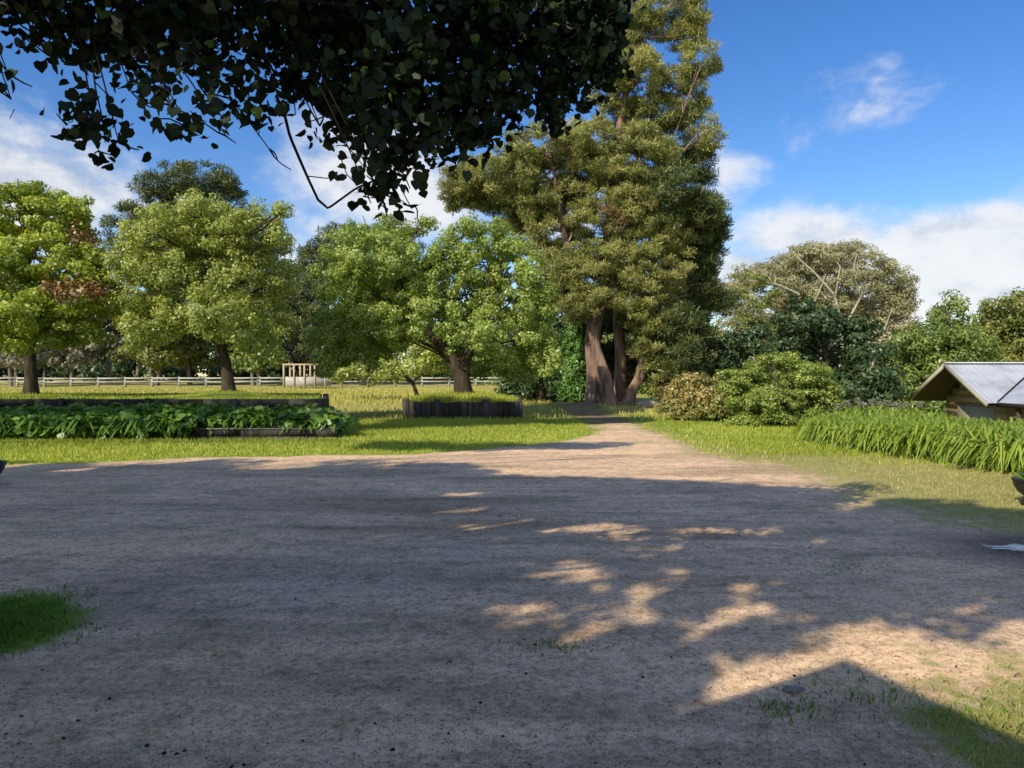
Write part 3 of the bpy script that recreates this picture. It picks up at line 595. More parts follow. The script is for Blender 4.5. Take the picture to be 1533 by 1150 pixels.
# shrubs on the right lawn
simple_tree('orange_shrub','orange and russet tinted shrub at the right foot of the big pine','shrub',26.5,(1048,632),
  [(1040,585,30,24),(1015,598,24,22),(1070,590,30,26),(1050,610,50,16),(1005,612,18,12),(1095,600,26,26),(1030,570,18,10)],M['orange'],M['bark'],.05,None,None,dj=.3,per=26,cr=.24,n=60,L=.10,W=.06,shell=.4,stems=3)
simple_tree('round_shrub','broad rounded green shrub on short dark stems beside the lily bed','shrub',24.0,(1162,640),
  [(1160,550,48,20),(1200,560,40,20),(1115,565,34,20),(1225,585,34,18),(1165,585,60,22),(1100,590,24,20),(1245,605,18,12),(1120,610,34,14),(1200,610,40,14),(1165,538,30,9),(1230,570,22,12),(1090,575,14,14),(1110,628,30,12,-.6),(1165,626,30,10,-.9),(1212,626,34,12,-.6),(1150,600,50,20,-.8)],M['shrub'],M['bark'],.07,None,None,dj=.35,stems=4,per=40,cr=.2,n=60,L=.085,W=.045,flat=.55,shell=.4,up=.9)

# --- fence and pen in the meadow
fx=thing('rail_fence','long low white post and rail fence across the far meadow','fence',(-30,86,0))
FY=86.0
fz=lambda x: gz1(x,FY)
xs=np.arange(-64,2.1,3.0)
for x in xs:
    p=MB(); p.box((x,FY,fz(x)+.55),(.20,.20,1.15)); p.build('post',M['white'],fx)
for h,w in ((.98,.17),(.60,.11)):
    p=MB()
    for a,b in zip(xs[:-1],xs[1:]): p.bar((a,FY-.14,fz(a)+h),(b,FY-.14,fz(b)+h),.05,w)
    p.build('rail',M['white'],fx)
px0,px1=(425-CX)/F*80,(487-CX)/F*80; PZ=gz1(px0,80)
pen=thing('timber_pen','raw timber frame pen with white panelled lower sides in the meadow by the fence','pen',(px0,80,PZ))
p=MB(); p.box(((px0+px1)/2,80,PZ+.75),(px1-px0-.1,.06,.95)); p.build('white_panel',M['white'],pen)
p=MB(); p.box(((px0+px1)/2,82.2,PZ+.75),(px1-px0-.1,.06,.95)); p.build('white_panel',M['white'],pen)
for i,t in enumerate((0,.25,.5,.75,1)):
    for yy in (79.93,82.27):
        p=MB(); p.box((px0+(px1-px0)*t,yy,PZ+1.2),(.15,.12,2.5),0,.8); p.build('post',M['rawtimber'],pen)
for yy in (79.93,82.27):
    p=MB(); p.box(((px0+px1)/2,yy,PZ+2.52),(px1-px0+.2,.13,.14),0,.8); p.build('top_rail',M['rawtimber'],pen)
for x in (px0,px1):
    p=MB(); p.box((x,81.1,PZ+2.38),(.12,2.2,.13),0,.8); p.build('side_rail',M['rawtimber'],pen)

# --- shed
SX0,SY0,SW=16.6,27.0,5.3; EZ,RZ=.58,2.0; GB=-1.75
sh=thing('shed','small tan timber shed with a pale metal gable roof beyond the lily bed','shed',(SX0+1,SY0+SW/2,GB))
YM=SY0+SW/2
def quad_sheet(mb, A,B,C,D, nu, amp):
    """corrugated sheet: A->B along corrugation count, A->D down the slope"""
    A,B,C,D=[np.array(v,float) for v in (A,B,C,D)]
    nrm=np.cross(B-A,D-A); nrm/=np.linalg.norm(nrm)
    if nrm[2]<0: nrm=-nrm
    u=np.linspace(0,1,nu*4+1); V=[]
    for v in (0,.5,1):
        P=(A*(1-v)+D*v)[None]*(1-u)[:,None]+(B*(1-v)+C*v)[None]*u[:,None]+nrm*(amp*np.sin(u*nu*2*np.pi))[:,None]; V.append(P)
    n=len(u); i=np.arange(2)[:,None]*n; j=np.arange(n-1)[None,:]
    mb.add(np.concatenate(V),np.stack([i+j,i+j+1,i+n+j+1,i+n+j],-1).reshape(-1,4))
rf=MB(); XE=27.0
quad_sheet(rf,(SX0,YM,RZ),(XE,YM,RZ),(XE,SY0,EZ),(SX0,SY0,EZ),70,.005)
quad_sheet(rf,(SX0,YM,RZ),(XE,YM,RZ),(XE,SY0+SW,EZ),(SX0,SY0+SW,EZ),70,.005)
roof=rf.build('roof',M['iron'],sh,True)
p=MB(); p.bar((SX0-.02,YM,RZ+.03),(XE,YM,RZ+.03),.3,.05); p.build('ridge_cap',M['iron'],roof)
for yy in (SY0-.03,SY0+SW+.03):
    p=MB(); p.bar((SX0-.03,yy,EZ-.07),(SX0-.03,YM,RZ-.07),.06,.14); p.build('bargeboard',M['barge'],sh)
p=MB()
for k in range(2):
    e=SY0+.1 if k==0 else SY0+SW-.1
    p.add([(SX0+.02,YM,RZ-.12),(XE,YM,RZ-.12),(XE,e,EZ-.10),(SX0+.02,e,EZ-.10)],[[0,1,2,3]])
p.build('soffit',M['soffit'],sh)
WX,WY0,WY1=SX0+1.15,SY0+.75,SY0+SW-.75
wz=EZ+.05
slope=(RZ-EZ)/(SW/2)
p=MB()
for k in range(12):  # horizontal boards of the gable wall
    z0=GB+k*.28; z1=z0+.27
    for zz0,zz1 in ((z0,z1),):
        ylo=max(WY0,SY0+(zz1-EZ+.16)/slope) if zz1>EZ else WY0; yhi=SY0+SW-(ylo-SY0)
        if yhi-ylo>.1: p.box((WX+.012*(k%2),(ylo+yhi)/2,(zz0+zz1)/2),(.05,yhi-ylo,.27),0,RNG.random())
p.build('gable_wall',M['tan'],sh)
p=MB(); p.box((WX-.04,YM-.1,GB+1.05),(.04,2.3,2.1),0,.6); dr=p.build('door',M['pale_board'],sh)
p=MB(); p.box((WX-.075,YM+.85,GB+1.05),(.03,.06,.14)); p.build('handle',M['urn'],dr)
p=MB(); p.box(((WX+XE)/2,WY0,(GB+EZ)/2+.1),(XE-WX,.06,EZ-GB)); p.box(((WX+XE)/2,WY1,(GB+EZ)/2+.1),(XE-WX,.06,EZ-GB)); p.build('side_wall',M['tan'],sh)
wg=MB(); vx,vy,vz=19.0,SY0+(1.45-EZ)/slope,1.45
wl=[(16.95,SY0,EZ+.02),(vx,vy,vz+.02),(vx,22.6,vz+.02),(16.95,22.6,EZ+.02)]
quad_sheet(wg,wl[0],wl[3],wl[2],wl[1],22,.005)
quad_sheet(wg,(21.05,SY0,EZ+.02),(21.05,22.6,EZ+.02),wl[2],wl[1],22,.005)
wr=wg.build('wing_roof',M['iron'],sh,True)
p=MB(); p.bar((16.95,SY0-.02,EZ-.06),(16.95,22.6,EZ-.06),.05,.16); p.build('fascia',M['soffit'],wr)
p=MB(); p.bar((16.97,SY0,EZ+.05),(vx,vy,vz+.05),.06,.02); p.build('valley_flashing',M['dark_in'],wr)
for yy in (26.1,24.4,22.8):
    p=MB(); p.box((17.1,yy,(GB+EZ)/2),(.13,.13,EZ-GB)); p.build('post',M['soffit'],sh)

# --- strap-leaved beds
def strap_bed(name, pts_fn, n, mat, leafn, L, W, kind='stuff', droop=1.0, bias=0.):
    P=pts_fn(n); n=len(P)
    ci=np.repeat(np.arange(n),leafn); m=len(ci)
    az=RNG.random(m)*2*np.pi; d=np.stack([np.cos(az),np.sin(az),np.zeros(m)],1); sd=np.stack([-np.sin(az),np.cos(az),np.zeros(m)],1)
    l=L*(.55+.6*RNG.random(m))*(1+.22*noise2(P[:,0]*1.6,P[:,1]*1.6,21))[ci]; open_=.3+.7*RNG.random(m)**.6
    base=P[ci]+rdir(m)*np.array([.2,.2,0.])*RNG.random((m,1))
    rows=[]
    for t in (0,.35,.7,1.0):
        r=l*open_*(t**1.25)*1.05; z=l*(np.sin(t*np.pi*.5*(1+.75*droop*open_))*(.95-.30*open_))
        c=base+d*r[:,None]+np.array([0,0,1.])*z[:,None]; w=W*(.75 if t==0 else 1. if t<.8 else .15)*(.7+.6*RNG.random(m))
        rows+= [c-sd*w[:,None]/2, c+sd*w[:,None]/2]
    V=np.stack(rows,1).reshape(-1,3); k=8; b=np.arange(m)*k; V=V+0
    Fq=np.concatenate([np.stack([b+2*i,b+2*i+1,b+2*i+3,b+2*i+2],1) for i in range(3)])
    t=np.clip(.25+.25*RNG.random(n)[ci]+.5*RNG.random(m)+bias+.06*(RNG.random(m)>.97)*5,0,1)
    return tag(mesh_np(name,V,Fq,mat,None,np.repeat(t,k)),kind=kind)
LB=np.array([(7.0,17.4),(7.15,16.0),(7.5,14.2),(7.8,12.9),(8.15,12.0),(10,11),(13,11.5),(15,16),(14.5,22.5),(11,22.5),(8.6,20.5),(7.3,18.8)])
def in_poly(poly):
    def f(n):
        lo,hi=poly.min(0),poly.max(0); Q=lo+RNG.random((n*3,2))*(hi-lo)
        Q=Q[pdist(Q,poly)+.12*noise2(Q[:,0]*4,Q[:,1]*4,2)>.02][:n]
        return np.stack([Q[:,0],Q[:,1],gz(Q[:,0],Q[:,1])],1)
    return f
o=strap_bed('lily_bed',in_poly(LB),1500,M['lily'],26,.76,.045,droop=1.3)
tag(o,'bright green bed of arching strap leaves along the right edge of the lawn','plant bed')
HB=np.array([(-17,18.2),(-7.6,18.3),(-7.4,18.75),(-4.3,18.75),(-4.5,19.6),(-5.0,21.4),(-17,21.5)])
o=strap_bed('leafy_bed',in_poly(HB),700,M['hedge'],16,.66,.085,bias=-.05)
tag(o,'dark broad-leaved planting in front of the sleeper wall','plant bed')
P=in_poly(HB)(1500); hl=np.column_stack([P[:,0],P[:,1],P[:,2]+.28+.22*RNG.random(len(P))+.10*noise2(P[:,0]*1.5,P[:,1]*1.5,30),np.full((len(P),3),.2)])
o=crown_mesh('broad_leaves',hl,M['hedge'],None,per=3,cr=.2,n=12,L=.20,W=.15,shape='heart',shell=.3,up=.8,rnd=.8)
tag(o,'glossy broad leaves crowding the top of the planting before the sleeper wall','plant bed',None,'stuff')
# stray taller weeds in front of the shed
o=strap_bed('tall_weeds',in_poly(np.array([(13,20),(17,18),(22,20),(21,25.5),(15,25.5)])),170,M['lime'],12,.95,.04,droop=.4)
tag(o,'tall pale weeds growing between the lily bed and the shed','weeds')
# seed heads above the lily bed
sp=[(1268,604,21),(1284,600,21.3),(1292,607,20.5),(1306,602,21.5),(1318,606,21),(1330,604,21.8),(1343,608,20.6),(1357,607,21.6),(1255,609,20.4),(1376,606,21.7)]
proto=None
for i,(px,py,d) in enumerate(sp):
    c=at(px,py,d)
    if proto is None:
        proto=thing('seed_head_stalk','round grey seed head on a thin stalk at the back of the lily bed','flower stalk',(0,0,0),'grey seed heads above the lily bed')
        q=MB(); q.tube([(0,0,-1.25),(.02,0,-.6),(0,0,0)],[.012,.01,.008],5); q.build('stalk',M['mid'],proto)
        dd=rdir(170); V,Fc,k=leaves(dd*(.05+.05*RNG.random((170,1))),rdir(170),.07,.035,'leaf',dd)
        mesh_np('seed_head',V,Fc,M['seed'],proto,np.repeat(RNG.random(170),k)); proto.location=c
    else:
        r=proto.copy(); COL.objects.link(r); r.location=c; s=.8+.4*RNG.random(); r.scale=(s,s,1); r.rotation_euler=(0,0,RNG.random()*6)
        for ch in proto.children:
            cc=ch.copy(); COL.objects.link(cc); cc.parent=r
# timber edging of the left bed
ed=thing('garden_edging','low dark edging with a pale grey top along the right front of the leafy bed','edging',(-6,18.2,0))
p=MB()
for k in range(2):
    x=-7.7-.6*k
    while x<-4.2:
        L=min(1.8,-4.2-x); p.box((x+L/2,18.55+RNG.normal()*.008,.02+k*.17),(L-.015,.12,.16),0,RNG.random()); x+=L
p.build('sleepers',M['sleeper'],ed)
p=MB(); p.box((-6.0,18.545,.288),(3.7,.15,.03)); p.build('capping',M['edging'],ed)

# --- grass
def blades(name, Q, h, w, mat, lean=.5, zoff=None, tb=0., clump=None):
    n=len(Q); z=gz(Q[:,0],Q[:,1]) if zoff is None else zoff
    h=np.broadcast_to(np.asarray(h,float),(n,))*(.5+.9*RNG.random(n)); az=RNG.random(n)*2*np.pi
    a2=RNG.random(n)*2*np.pi; ln=h*lean*RNG.random(n)
    sd=np.stack([np.cos(az),np.sin(az),np.zeros(n)],1)*np.broadcast_to(np.asarray(w,float),(n,))[:,None]/2
    b=np.stack([Q[:,0],Q[:,1],z-.01],1); tip=b+np.stack([np.cos(a2)*ln,np.sin(a2)*ln,h],1)
    mid=b*.5+tip*.5+np.stack([-np.cos(a2)*ln*.15,-np.sin(a2)*ln*.15,h*.08],1)
    V=np.stack([b-sd,b+sd,mid+sd*.8,tip,mid-sd*.8],1).reshape(-1,3)
    nz=noise2(Q[:,0]*1.5,Q[:,1]*1.5,8)
    t=np.clip(.42+.22*nz+.55*(RNG.random(n)-.5)+tb+.5*(RNG.random(n)>.95),0,1)
    return tag(mesh_np(name,V,np.arange(n*5).reshape(n,5),mat,None,np.repeat(t,5)),kind='stuff')
def scatter(n,x0,x1,y0,y1,near=True):
    y=y0+(y1-y0)*RNG.random(n)**(1.25 if near else 1); x=x0+(x1-x0)*RNG.random(n); return np.stack([x,y],1)
Q=scatter(170000,-15,4.2,12.5,26); sd=gravel_sd(Q); pd=pdist(Q,HB)
pin=np.hypot((Q[:,0]-pc[0])/(a_+.05),(Q[:,1]-pc[1])/(b_+.05))
keep=(sd<.12)&(pd<-.0)&~((Q[:,0]<-4.1)&(Q[:,1]>18.45)&(Q[:,1]<21.7))&(pin>1)&~((Q[:,0]<-5)&(Q[:,1]>21.7))&(np.abs(Q[:,0])<Q[:,1]*.72)&~((np.abs(Q[:,0]-3.1)<.8)&(Q[:,1]>23))
keep&=RNG.random(len(Q))>sstep(-.35,.15,sd)*.9
Q=Q[keep]; hh=.035+.07*sstep(0,1.8,-gravel_sd(Q))+.08*sstep(1.5,.0,pin[keep]-1)*.8
tag(blades('lawn_grass',Q,hh,.018,M['grass']),'sunlit green lawn grass between the gravel and the leafy bed','grass')
Q=scatter(120000,2.2,14,7.2,25); sd=gravel_sd(Q); keep=(sd<.25)&(pdist(Q,LB)<.15)&(Q[:,0]<Q[:,1]*.72)&~((np.abs(Q[:,0]-3.1)<.8)&(Q[:,1]>23))
keep&=RNG.random(len(Q))>sstep(-2.4,.35,sd)*.93
keep&=RNG.random(len(Q))<np.clip(.75+.5*noise2(Q[:,0]*1.4,Q[:,1]*2.0,33),.2,1)
Q=Q[keep]; far=sstep(12.5,17,Q[:,1])
tag(blades('verge_grass',Q[RNG.random(len(Q))>far],.045,.014,M['verge']),'short dry yellowish lawn in front of the lily bed','grass')
Q2=Q[RNG.random(len(Q))<far]
tag(blades('track_grass',Q2,.09,.02,M['grass'],tb=-.1),'greener grass beside the shrubs and the end of the gravel','grass')
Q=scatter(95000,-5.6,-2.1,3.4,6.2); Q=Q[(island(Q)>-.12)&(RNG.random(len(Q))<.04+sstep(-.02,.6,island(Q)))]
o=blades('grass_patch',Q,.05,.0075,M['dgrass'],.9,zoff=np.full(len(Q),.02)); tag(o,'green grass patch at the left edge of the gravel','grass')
Q=scatter(60000,1.7,5.2,2.2,4.8); sd=gravel_sd(Q); Q=Q[(sd<.35)&(RNG.random(len(Q))>sstep(-.7,.35,sd)*.97)&(RNG.random(len(Q))<np.clip(.45+.5*noise2(Q[:,0]*3,Q[:,1]*3,44),.08,1))]
tag(blades('corner_grass',Q,.035,.0065,M['verge'],1.0,tb=-.05),'green grass in the lower right corner by the gable shadow','grass')
Q=scatter(90000,-62,7,26,84,False); keep=(np.abs(Q[:,0])<Q[:,1]*.72)&~((Q[:,0]<-5.2)&(Q[:,1]<28.8))&(np.abs(Q[:,0]-np.interp(Q[:,1],[24,28,32,37,43,50,60,75,90],[3.2,3.25,3.0,2.75,2.75,3.1,4.2,6.5,8]))>.9)
pin=np.hypot((Q[:,0]-pc[0])/(a_+.05),(Q[:,1]-pc[1])/(b_+.05)); Q=Q[keep&(pin>1)]
tag(blades('meadow_grass',Q,(.16+.10*sstep(30,50,Q[:,1]))*(1-.6*sstep(60,76,Q[:,1])),.03+.05*sstep(30,80,Q[:,1]),M['dry'],.6),'long yellow dry grass of the meadow beyond the planter','grass')
Q=scatter(26000,-26,-5.5,22.15,28,False); Q=Q[Q[:,0]<-5.5-(Q[:,1]-22.1)*.243]
zt=TZ-.03+.20*np.exp(-((Q[:,0]+8.93)**2+(Q[:,1]-24.2)**2))+.12*np.exp(-((Q[:,0]+15.1)**2+(Q[:,1]-24.3)**2))
tag(blades('terrace_grass',Q,.07,.02,M['grass'],.6,zoff=zt,tb=-.2),'short grass on top of the raised lawn','grass')
th=RNG.random(6000)*2*np.pi; r=np.sqrt(RNG.random(6000))*.97
Q=np.stack([pc[0]+(a_-.1)*r*np.cos(th),pc[1]+(b_-.1)*r*np.sin(th)],1)
tag(blades('planter_grass',Q,.14,.02,M['grass'],.7,zoff=.62+.24*(1-r**2)),'grass growing on the mound in the planter','grass')
# thin weeds pushing through the gravel
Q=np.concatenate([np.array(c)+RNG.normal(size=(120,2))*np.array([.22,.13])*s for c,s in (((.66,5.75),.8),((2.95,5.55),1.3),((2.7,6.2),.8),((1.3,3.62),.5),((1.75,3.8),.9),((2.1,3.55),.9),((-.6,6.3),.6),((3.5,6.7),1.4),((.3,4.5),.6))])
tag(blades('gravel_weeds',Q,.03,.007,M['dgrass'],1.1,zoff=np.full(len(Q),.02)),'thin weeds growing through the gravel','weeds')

# --- loose stones, litter
def tetra(name,Q,s,mat,label,cat):
    n=len(Q); B=np.array([(1,0,-.3),(-.5,.87,-.3),(-.5,-.87,-.3),(.3,.2,.6),(-.3,-.3,.5)])
    a=RNG.random(n)*6.28; ca,sa=np.cos(a),np.sin(a); ss=s*(.5+RNG.random(n)**2*1.0)
    st=.6+.7*RNG.random(n)
    V=np.stack([np.stack([(b[0]*ca-b[1]*sa*st)*ss,(b[0]*sa+b[1]*ca*st)*ss,b[2]*ss*.8],1) for b in B],1)+np.stack([Q[:,0],Q[:,1],np.full(n,.022)],1)[:,None,:]
    f=np.array([(0,1,3),(1,4,3),(1,2,4),(2,0,3),(2,3,4)]); Fc=(np.arange(n)[:,None,None]*5+f[None]).reshape(-1,3)
    return tag(mesh_np(name,V.reshape(-1,3),Fc,mat,None,np.repeat(RNG.random(n),5)),label,cat,None,'stuff')
def pebmat():
    m,nt,out=new_mat('pebbles'); c=ramp(nt,attr(nt,'tint'),[(0,(.10,.08,.07)),(.5,(.34,.28,.23)),(1,(.62,.56,.48))]); principled(nt,out,c,.9,None,.1); return m
y=3.0+9*RNG.random(16000)**2.2; Q=np.stack([(RNG.random(16000)-.5)*1.5*y,y],1); Q=Q[(gravel_sd(Q)>.15)&(island(Q)<.05)]
tetra('loose_gravel',Q,.0052,pebmat(),'loose gravel chips strewn over the yard','gravel')
y=3.0+9*RNG.random(900)**1.8; Q=np.stack([(RNG.random(900)-.5)*1.5*y,y],1)
Q=np.concatenate([Q,np.array([-2.35,4.75])+RNG.normal(size=(120,2))*np.array([.22,.16]),np.array([2.9,5.6])+RNG.normal(size=(70,2))*np.array([.5,.2])])
Q=Q[gravel_sd(Q)>.1]
Q=Q[RNG.random(len(Q))<.3]
tetra('leaf_litter',Q,.010,M['litter'],'dark leaf litter and crumbs scattered over the gravel','litter')
def clod(name,c,s,mat,label,cat,group=None):
    bm=bmesh.new(); [bm.verts.new(v) for v in rdir(40)*np.array(s)*(.8+.4*RNG.random((40,1)))]; bmesh.ops.convex_hull(bm,input=bm.verts)
    for v in [v for v in bm.verts if not v.link_faces]: bm.verts.remove(v)
    me=bpy.data.meshes.new(name); bm.to_mesh(me); bm.free(); me.materials.append(mat)
    o=bpy.data.objects.new(name,me); COL.objects.link(o); o.location=(c[0],c[1],.02+s[2]*.6); tag(o,label,cat,group)
for px,py,s,lab in ((1092,884,(.034,.028,.014),'dark clod of earth lying on a sunlit fleck of the gravel'),(1190,1042,(.06,.03,.012),'flat pale stone inside the gable shadow')):
    clod('clod' if s[2]>.02 else 'stone',gnd(px,py),s,M['litter'] if s[2]>.02 else M['stone'],lab,'clod' if s[2]>.02 else 'stone')
# puddle
def puddle():
    cx,cy=gnd(1512,826); V=[(cx+.25,cy,.038)]; n=48
    for i in range(n):
        t=i/n*2*math.pi; r=1+.16*math.sin(3*t+1)+.12*math.sin(5*t)+.07*math.sin(9*t); V.append((cx+.25+.62*r*math.cos(t),cy+.16*r*math.sin(t),.038))
    m,nt,out=new_mat('puddle_water'); nz=noise(nt,pos(nt),7,5,.65)
    p=principled(nt,out,(.06,.08,.13),.13,bump(nt,noise(nt,pos(nt),14,3),.12,.02),.8)
    tr=N(nt,'ShaderNodeBsdfTransparent'); mx=N(nt,'ShaderNodeMixShader'); f=mth(nt,'MULTIPLY_ADD',mth(nt,'SUBTRACT',nz,.5),5.,mth(nt,'MULTIPLY_ADD',attr(nt,'tint'),1.9,-.35),clamp=True)
    nt.links.new(f,mx.inputs[0]); nt.links.new(tr.outputs[0],mx.inputs[1]); nt.links.new(p.outputs[0],mx.inputs[2]); nt.links.new(mx.outputs[0],out.inputs[0])
    tag(mesh_np('puddle',V,np.array([(0,i+1,(i+1)%n+1) for i in range(n)]),m,None,np.r_[1,np.zeros(n)]),kind='structure')
puddle()
# --- dark pot at the right edge, pot-shaped stand-in at the left
def pot(c,label,s=1.):
    o=thing('garden_pot',label,'pot',(c[0],c[1],0))
    prof=[(.0,.02),(.13,.02),(.14,.05),(.10,.08),(.09,.14),(.17,.20),(.22,.29),(.235,.36),(.25,.37),(.25,.40),(.22,.40),(.20,.34),(.0,.33)]
    n=28; th=np.arange(n)/n*2*np.pi; V=[(c[0]+s*r*math.cos(t),c[1]+s*r*math.sin(t),s*z) for r,z in prof for t in th]
    i=np.arange(len(prof)-1)[:,None]*n; j=np.arange(n)[None,:]; k=(j+1)%n
    mesh_np('bowl',V,np.stack([i+j,i+k,i+n+k,i+n+j],-1).reshape(-1,4),M['urn'],o,None,True); return o
g=gnd(1541,757); o=pot((g[0]+.03,g[1]),'black footed pot on the dry lawn at the right edge below the lily bed',.82)
T=unit(rdir(60)*np.array([1,1,.5])+np.array([0,0,.75])); V,Fc,k=leaves(np.array([g[0]+.03,g[1],.26])+T*.11,RNG.normal(size=(60,3))+np.array([0,0,.8]),.25,.05,'leaf',T)
mesh_np('plant',V,Fc,M['hedge'],o,np.repeat(RNG.random(60),k))
g=gnd(-16,730); pot((g[0]-.03,g[1]),'pot-shaped stand-in for an unidentified black object at the left edge of the gravel',.9)  # pot shape put in place of an unidentified dark object

# ------------------------------------------------------------ shade trees to the left of and behind the viewpoint
def shade_lobes(rows):
    """(gx,gy,r,h): crown mass at height h whose shadow lands round (gx,gy)"""
    return np.array([(gx-SX*SK*h,gy-SY*SK*h,h,r,r,r*.8) for gx,gy,r,h in rows])
# branches hanging into view from the tree overhead
def hang(rows, dj=.35):
    o=[]
    for px,py,rx,ry,d in rows:
        d=d*.8; c=at(px,py,d); s=d/F; o.append((*c,rx*s,.55,ry*s))
    return np.array(o)
HG=hang([(20,30,60,45,5.6),(15,110,40,45,5.2),(20,150,28,22,5.2),(110,50,60,50,5.6),(75,85,30,25,5.2),(170,70,55,55,5.8),(200,140,40,55,5.4),(180,215,40,20,5.3),(150,228,14,14,5.3),(250,60,60,60,6),(260,160,45,45,5.5),(290,205,40,22,5.3),(330,70,60,70,6),(350,150,45,45,5.5),(340,205,24,12,5.3),(420,60,70,60,6.2),(425,175,22,12,5.2),(405,225,9,9,5.2),(440,130,40,40,5.6),
 (510,60,70,70,6),(500,170,45,50,5.5),(480,190,16,30,5.4),(560,150,60,65,5.8),(570,240,40,40,5.5),(600,255,30,30,5.4),(550,285,14,12,5.2),(600,60,80,70,6.2),(640,180,60,60,5.8),(625,235,25,35,5.4),(690,60,80,70,6.4),(700,170,60,55,6),(660,225,20,25,5.6),(770,60,80,60,6.4),(760,160,55,40,6.2),(800,120,60,55,6.4),(850,50,70,60,6.5),(860,130,50,40,6.6),(900,70,45,45,6.8),(920,20,36,40,6.8),(905,120,26,28,6.8),(720,215,22,14,6.2),(830,180,30,16,6.5),(575,305,8,14,5.2),(615,310,7,9,5.2)])
up_=HG.copy()[::2]; up_[:,2]+=.55; up_[:,3]*=1.2; up_[:,5]=.45
r=np.array([-7.2,.6,0])
ot=thing('overhanging_tree','dark leafy boughs hanging down from a tree overhead across the top left','tree',tuple(r))
tr=trunk_line([r-np.array([0,0,.1]),r+np.array([.1,0,2.2]),r+np.array([.3,-.6,4.5]),r+np.array([.2,-1.6,7.5]),r+np.array([0,-2.6,10])],14); rad=np.linspace(.42,.1,14)
A=shade_lobes([(0,8.6,2.0,8),(2.6,10.3,1.8,8.5),(-1,5.4,1.9,7),(-1.6,11.2,2.,9),(4.2,9.3,1.3,8),(1.2,11.6,1.5,9),(3.2,7.3,1.0,7.2),(-3,8,2,8.6),(-3.4,5,2,7.6),(0.6,4.2,1.0,6.2),(4.8,7.4,.8,7.2),(4.2,6.1,.75,6.6),(2.0,6.9,.6,6.6),(3.2,5.9,.5,6.2),(-.4,3.,1.5,6.4),(4.0,11.4,.9,9),(6.0,7.3,.7,7.5),(5.6,8.6,.7,8),(3.4,11.7,.7,9.3),(-2.5,2.5,1.6,6.5),(-5,3,1.8,7),(3.5,6.3,1.2,6.8),(5,6.5,1.2,7),(4.5,5.2,.8,6.4),(2.2,6.0,1,6.4),(1.2,5.3,1,6.3),(5.6,5.2,1,6.5),(6.6,6.6,1.2,7),(2.4,8.6,1.2,7.6),(6,8.2,1.,7.6),(4.4,8,1.1,7.4)])
q=MB(); q.tube(tr,rad,10,.15); limbs(q,tr,rad,A[:21:2],.16,0); q.build('trunk',M['bark'],ot,True)
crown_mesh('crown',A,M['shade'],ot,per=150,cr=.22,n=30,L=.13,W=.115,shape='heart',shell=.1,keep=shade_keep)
q=MB()
src=[r+np.array([.3,-.4,4.4]),r+np.array([.3,-.7,5.]),r+np.array([.3,-1,5.6])]
mains=[]
for e,k in ((at(250,-20,4.6),0),(at(480,-40,4.8),1),(at(700,-20,5.0),2),(at(900,10,5.4),2),(at(60,-60,4.4),0)):
    P=bez(src[k],e,(0,.3,.9),12); q.tube(P,np.linspace(.07,.015,12),7,.1); mains.append(P)
for l in HG:
    c=l[:3]; P=mains[int(np.argmin([np.min(np.linalg.norm(m-c,axis=1)) for m in mains]))]; k=int(np.argmin(np.linalg.norm(P-c,axis=1))); k=min(k,10)
    q.tube(bez(P[k],c,(0,0,.1*np.linalg.norm(P[k]-c)),6),np.linspace(.010,.003,6),5)
    for _ in range(2): q.tube(bez(c,c+rdir(1)[0]*l[3:]*.8,RNG.normal(size=3)*.03,4),np.linspace(.006,.003,4),4)
def twig(pts,d,r0,r1): 
    d*=.8; P=trunk_line([at(x,y,d) for x,y in pts],len(pts)*3); q.tube(P,np.linspace(r0*.8,r1*.8,len(P)),6)
twig([(415,145),(428,175),(435,205),(452,245),(463,270),(477,300),(492,313),(510,300),(535,282),(560,272),(578,262)],5.2,.011,.006)
twig([(463,265),(490,268),(515,262)],5.2,.004,.003); twig([(510,235),(520,262),(535,278)],5.2,.004,.003)
twig([(575,262),(600,300),(617,312)],5.2,.004,.003); twig([(570,270),(575,305),(580,325)],5.2,.005,.004)
twig([(142,92),(145,130),(155,175),(160,215)],5.3,.007,.004); twig([(145,125),(160,140),(170,155)],5.3,.005,.003); twig([(430,0),(500,10),(545,14)],5.0,.012,.006)
twig([(300,130),(330,170),(345,205)],5.3,.006,.003); twig([(500,200),(525,225),(545,250)],5.3,.005,.003); twig([(25,165),(18,180)],5.2,.003,.002)
q.build('branch',M['twig'],ot,True)
def hang_leaves(lobes,n,per):
    C,Dd,idx=clumps_in(lobes,per,.1); C=C[fleck_keep(C)]; ci=np.repeat(np.arange(len(C)),n); P=C[ci]+RNG.normal(size=(len(ci),3))*np.array([.06,.08,.052])
    Nn=RNG.normal(size=P.shape)*.8+np.array([0,-.35,.45]); T=RNG.normal(size=P.shape)*.5+np.array([0,0,-.9])
    V,Fc,k=leaves(P,Nn,.062,.058,'heart',T); t=np.clip(.4+.7*(RNG.random(len(P))-.5)+.5*(RNG.random(len(P))>.97),0,1)
    return V,Fc,np.repeat(t,k)
HG2=HG.copy(); HG2[:,3]*=.9; HG2[:,5]*=.82; HG2[:,2]+=.045
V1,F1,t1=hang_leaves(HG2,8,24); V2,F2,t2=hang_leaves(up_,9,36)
mesh_np('hanging_leaves',np.concatenate([V1,V2]),[F1,F2+len(V1)],M['shade'],ot,np.concatenate([t1,t2]))

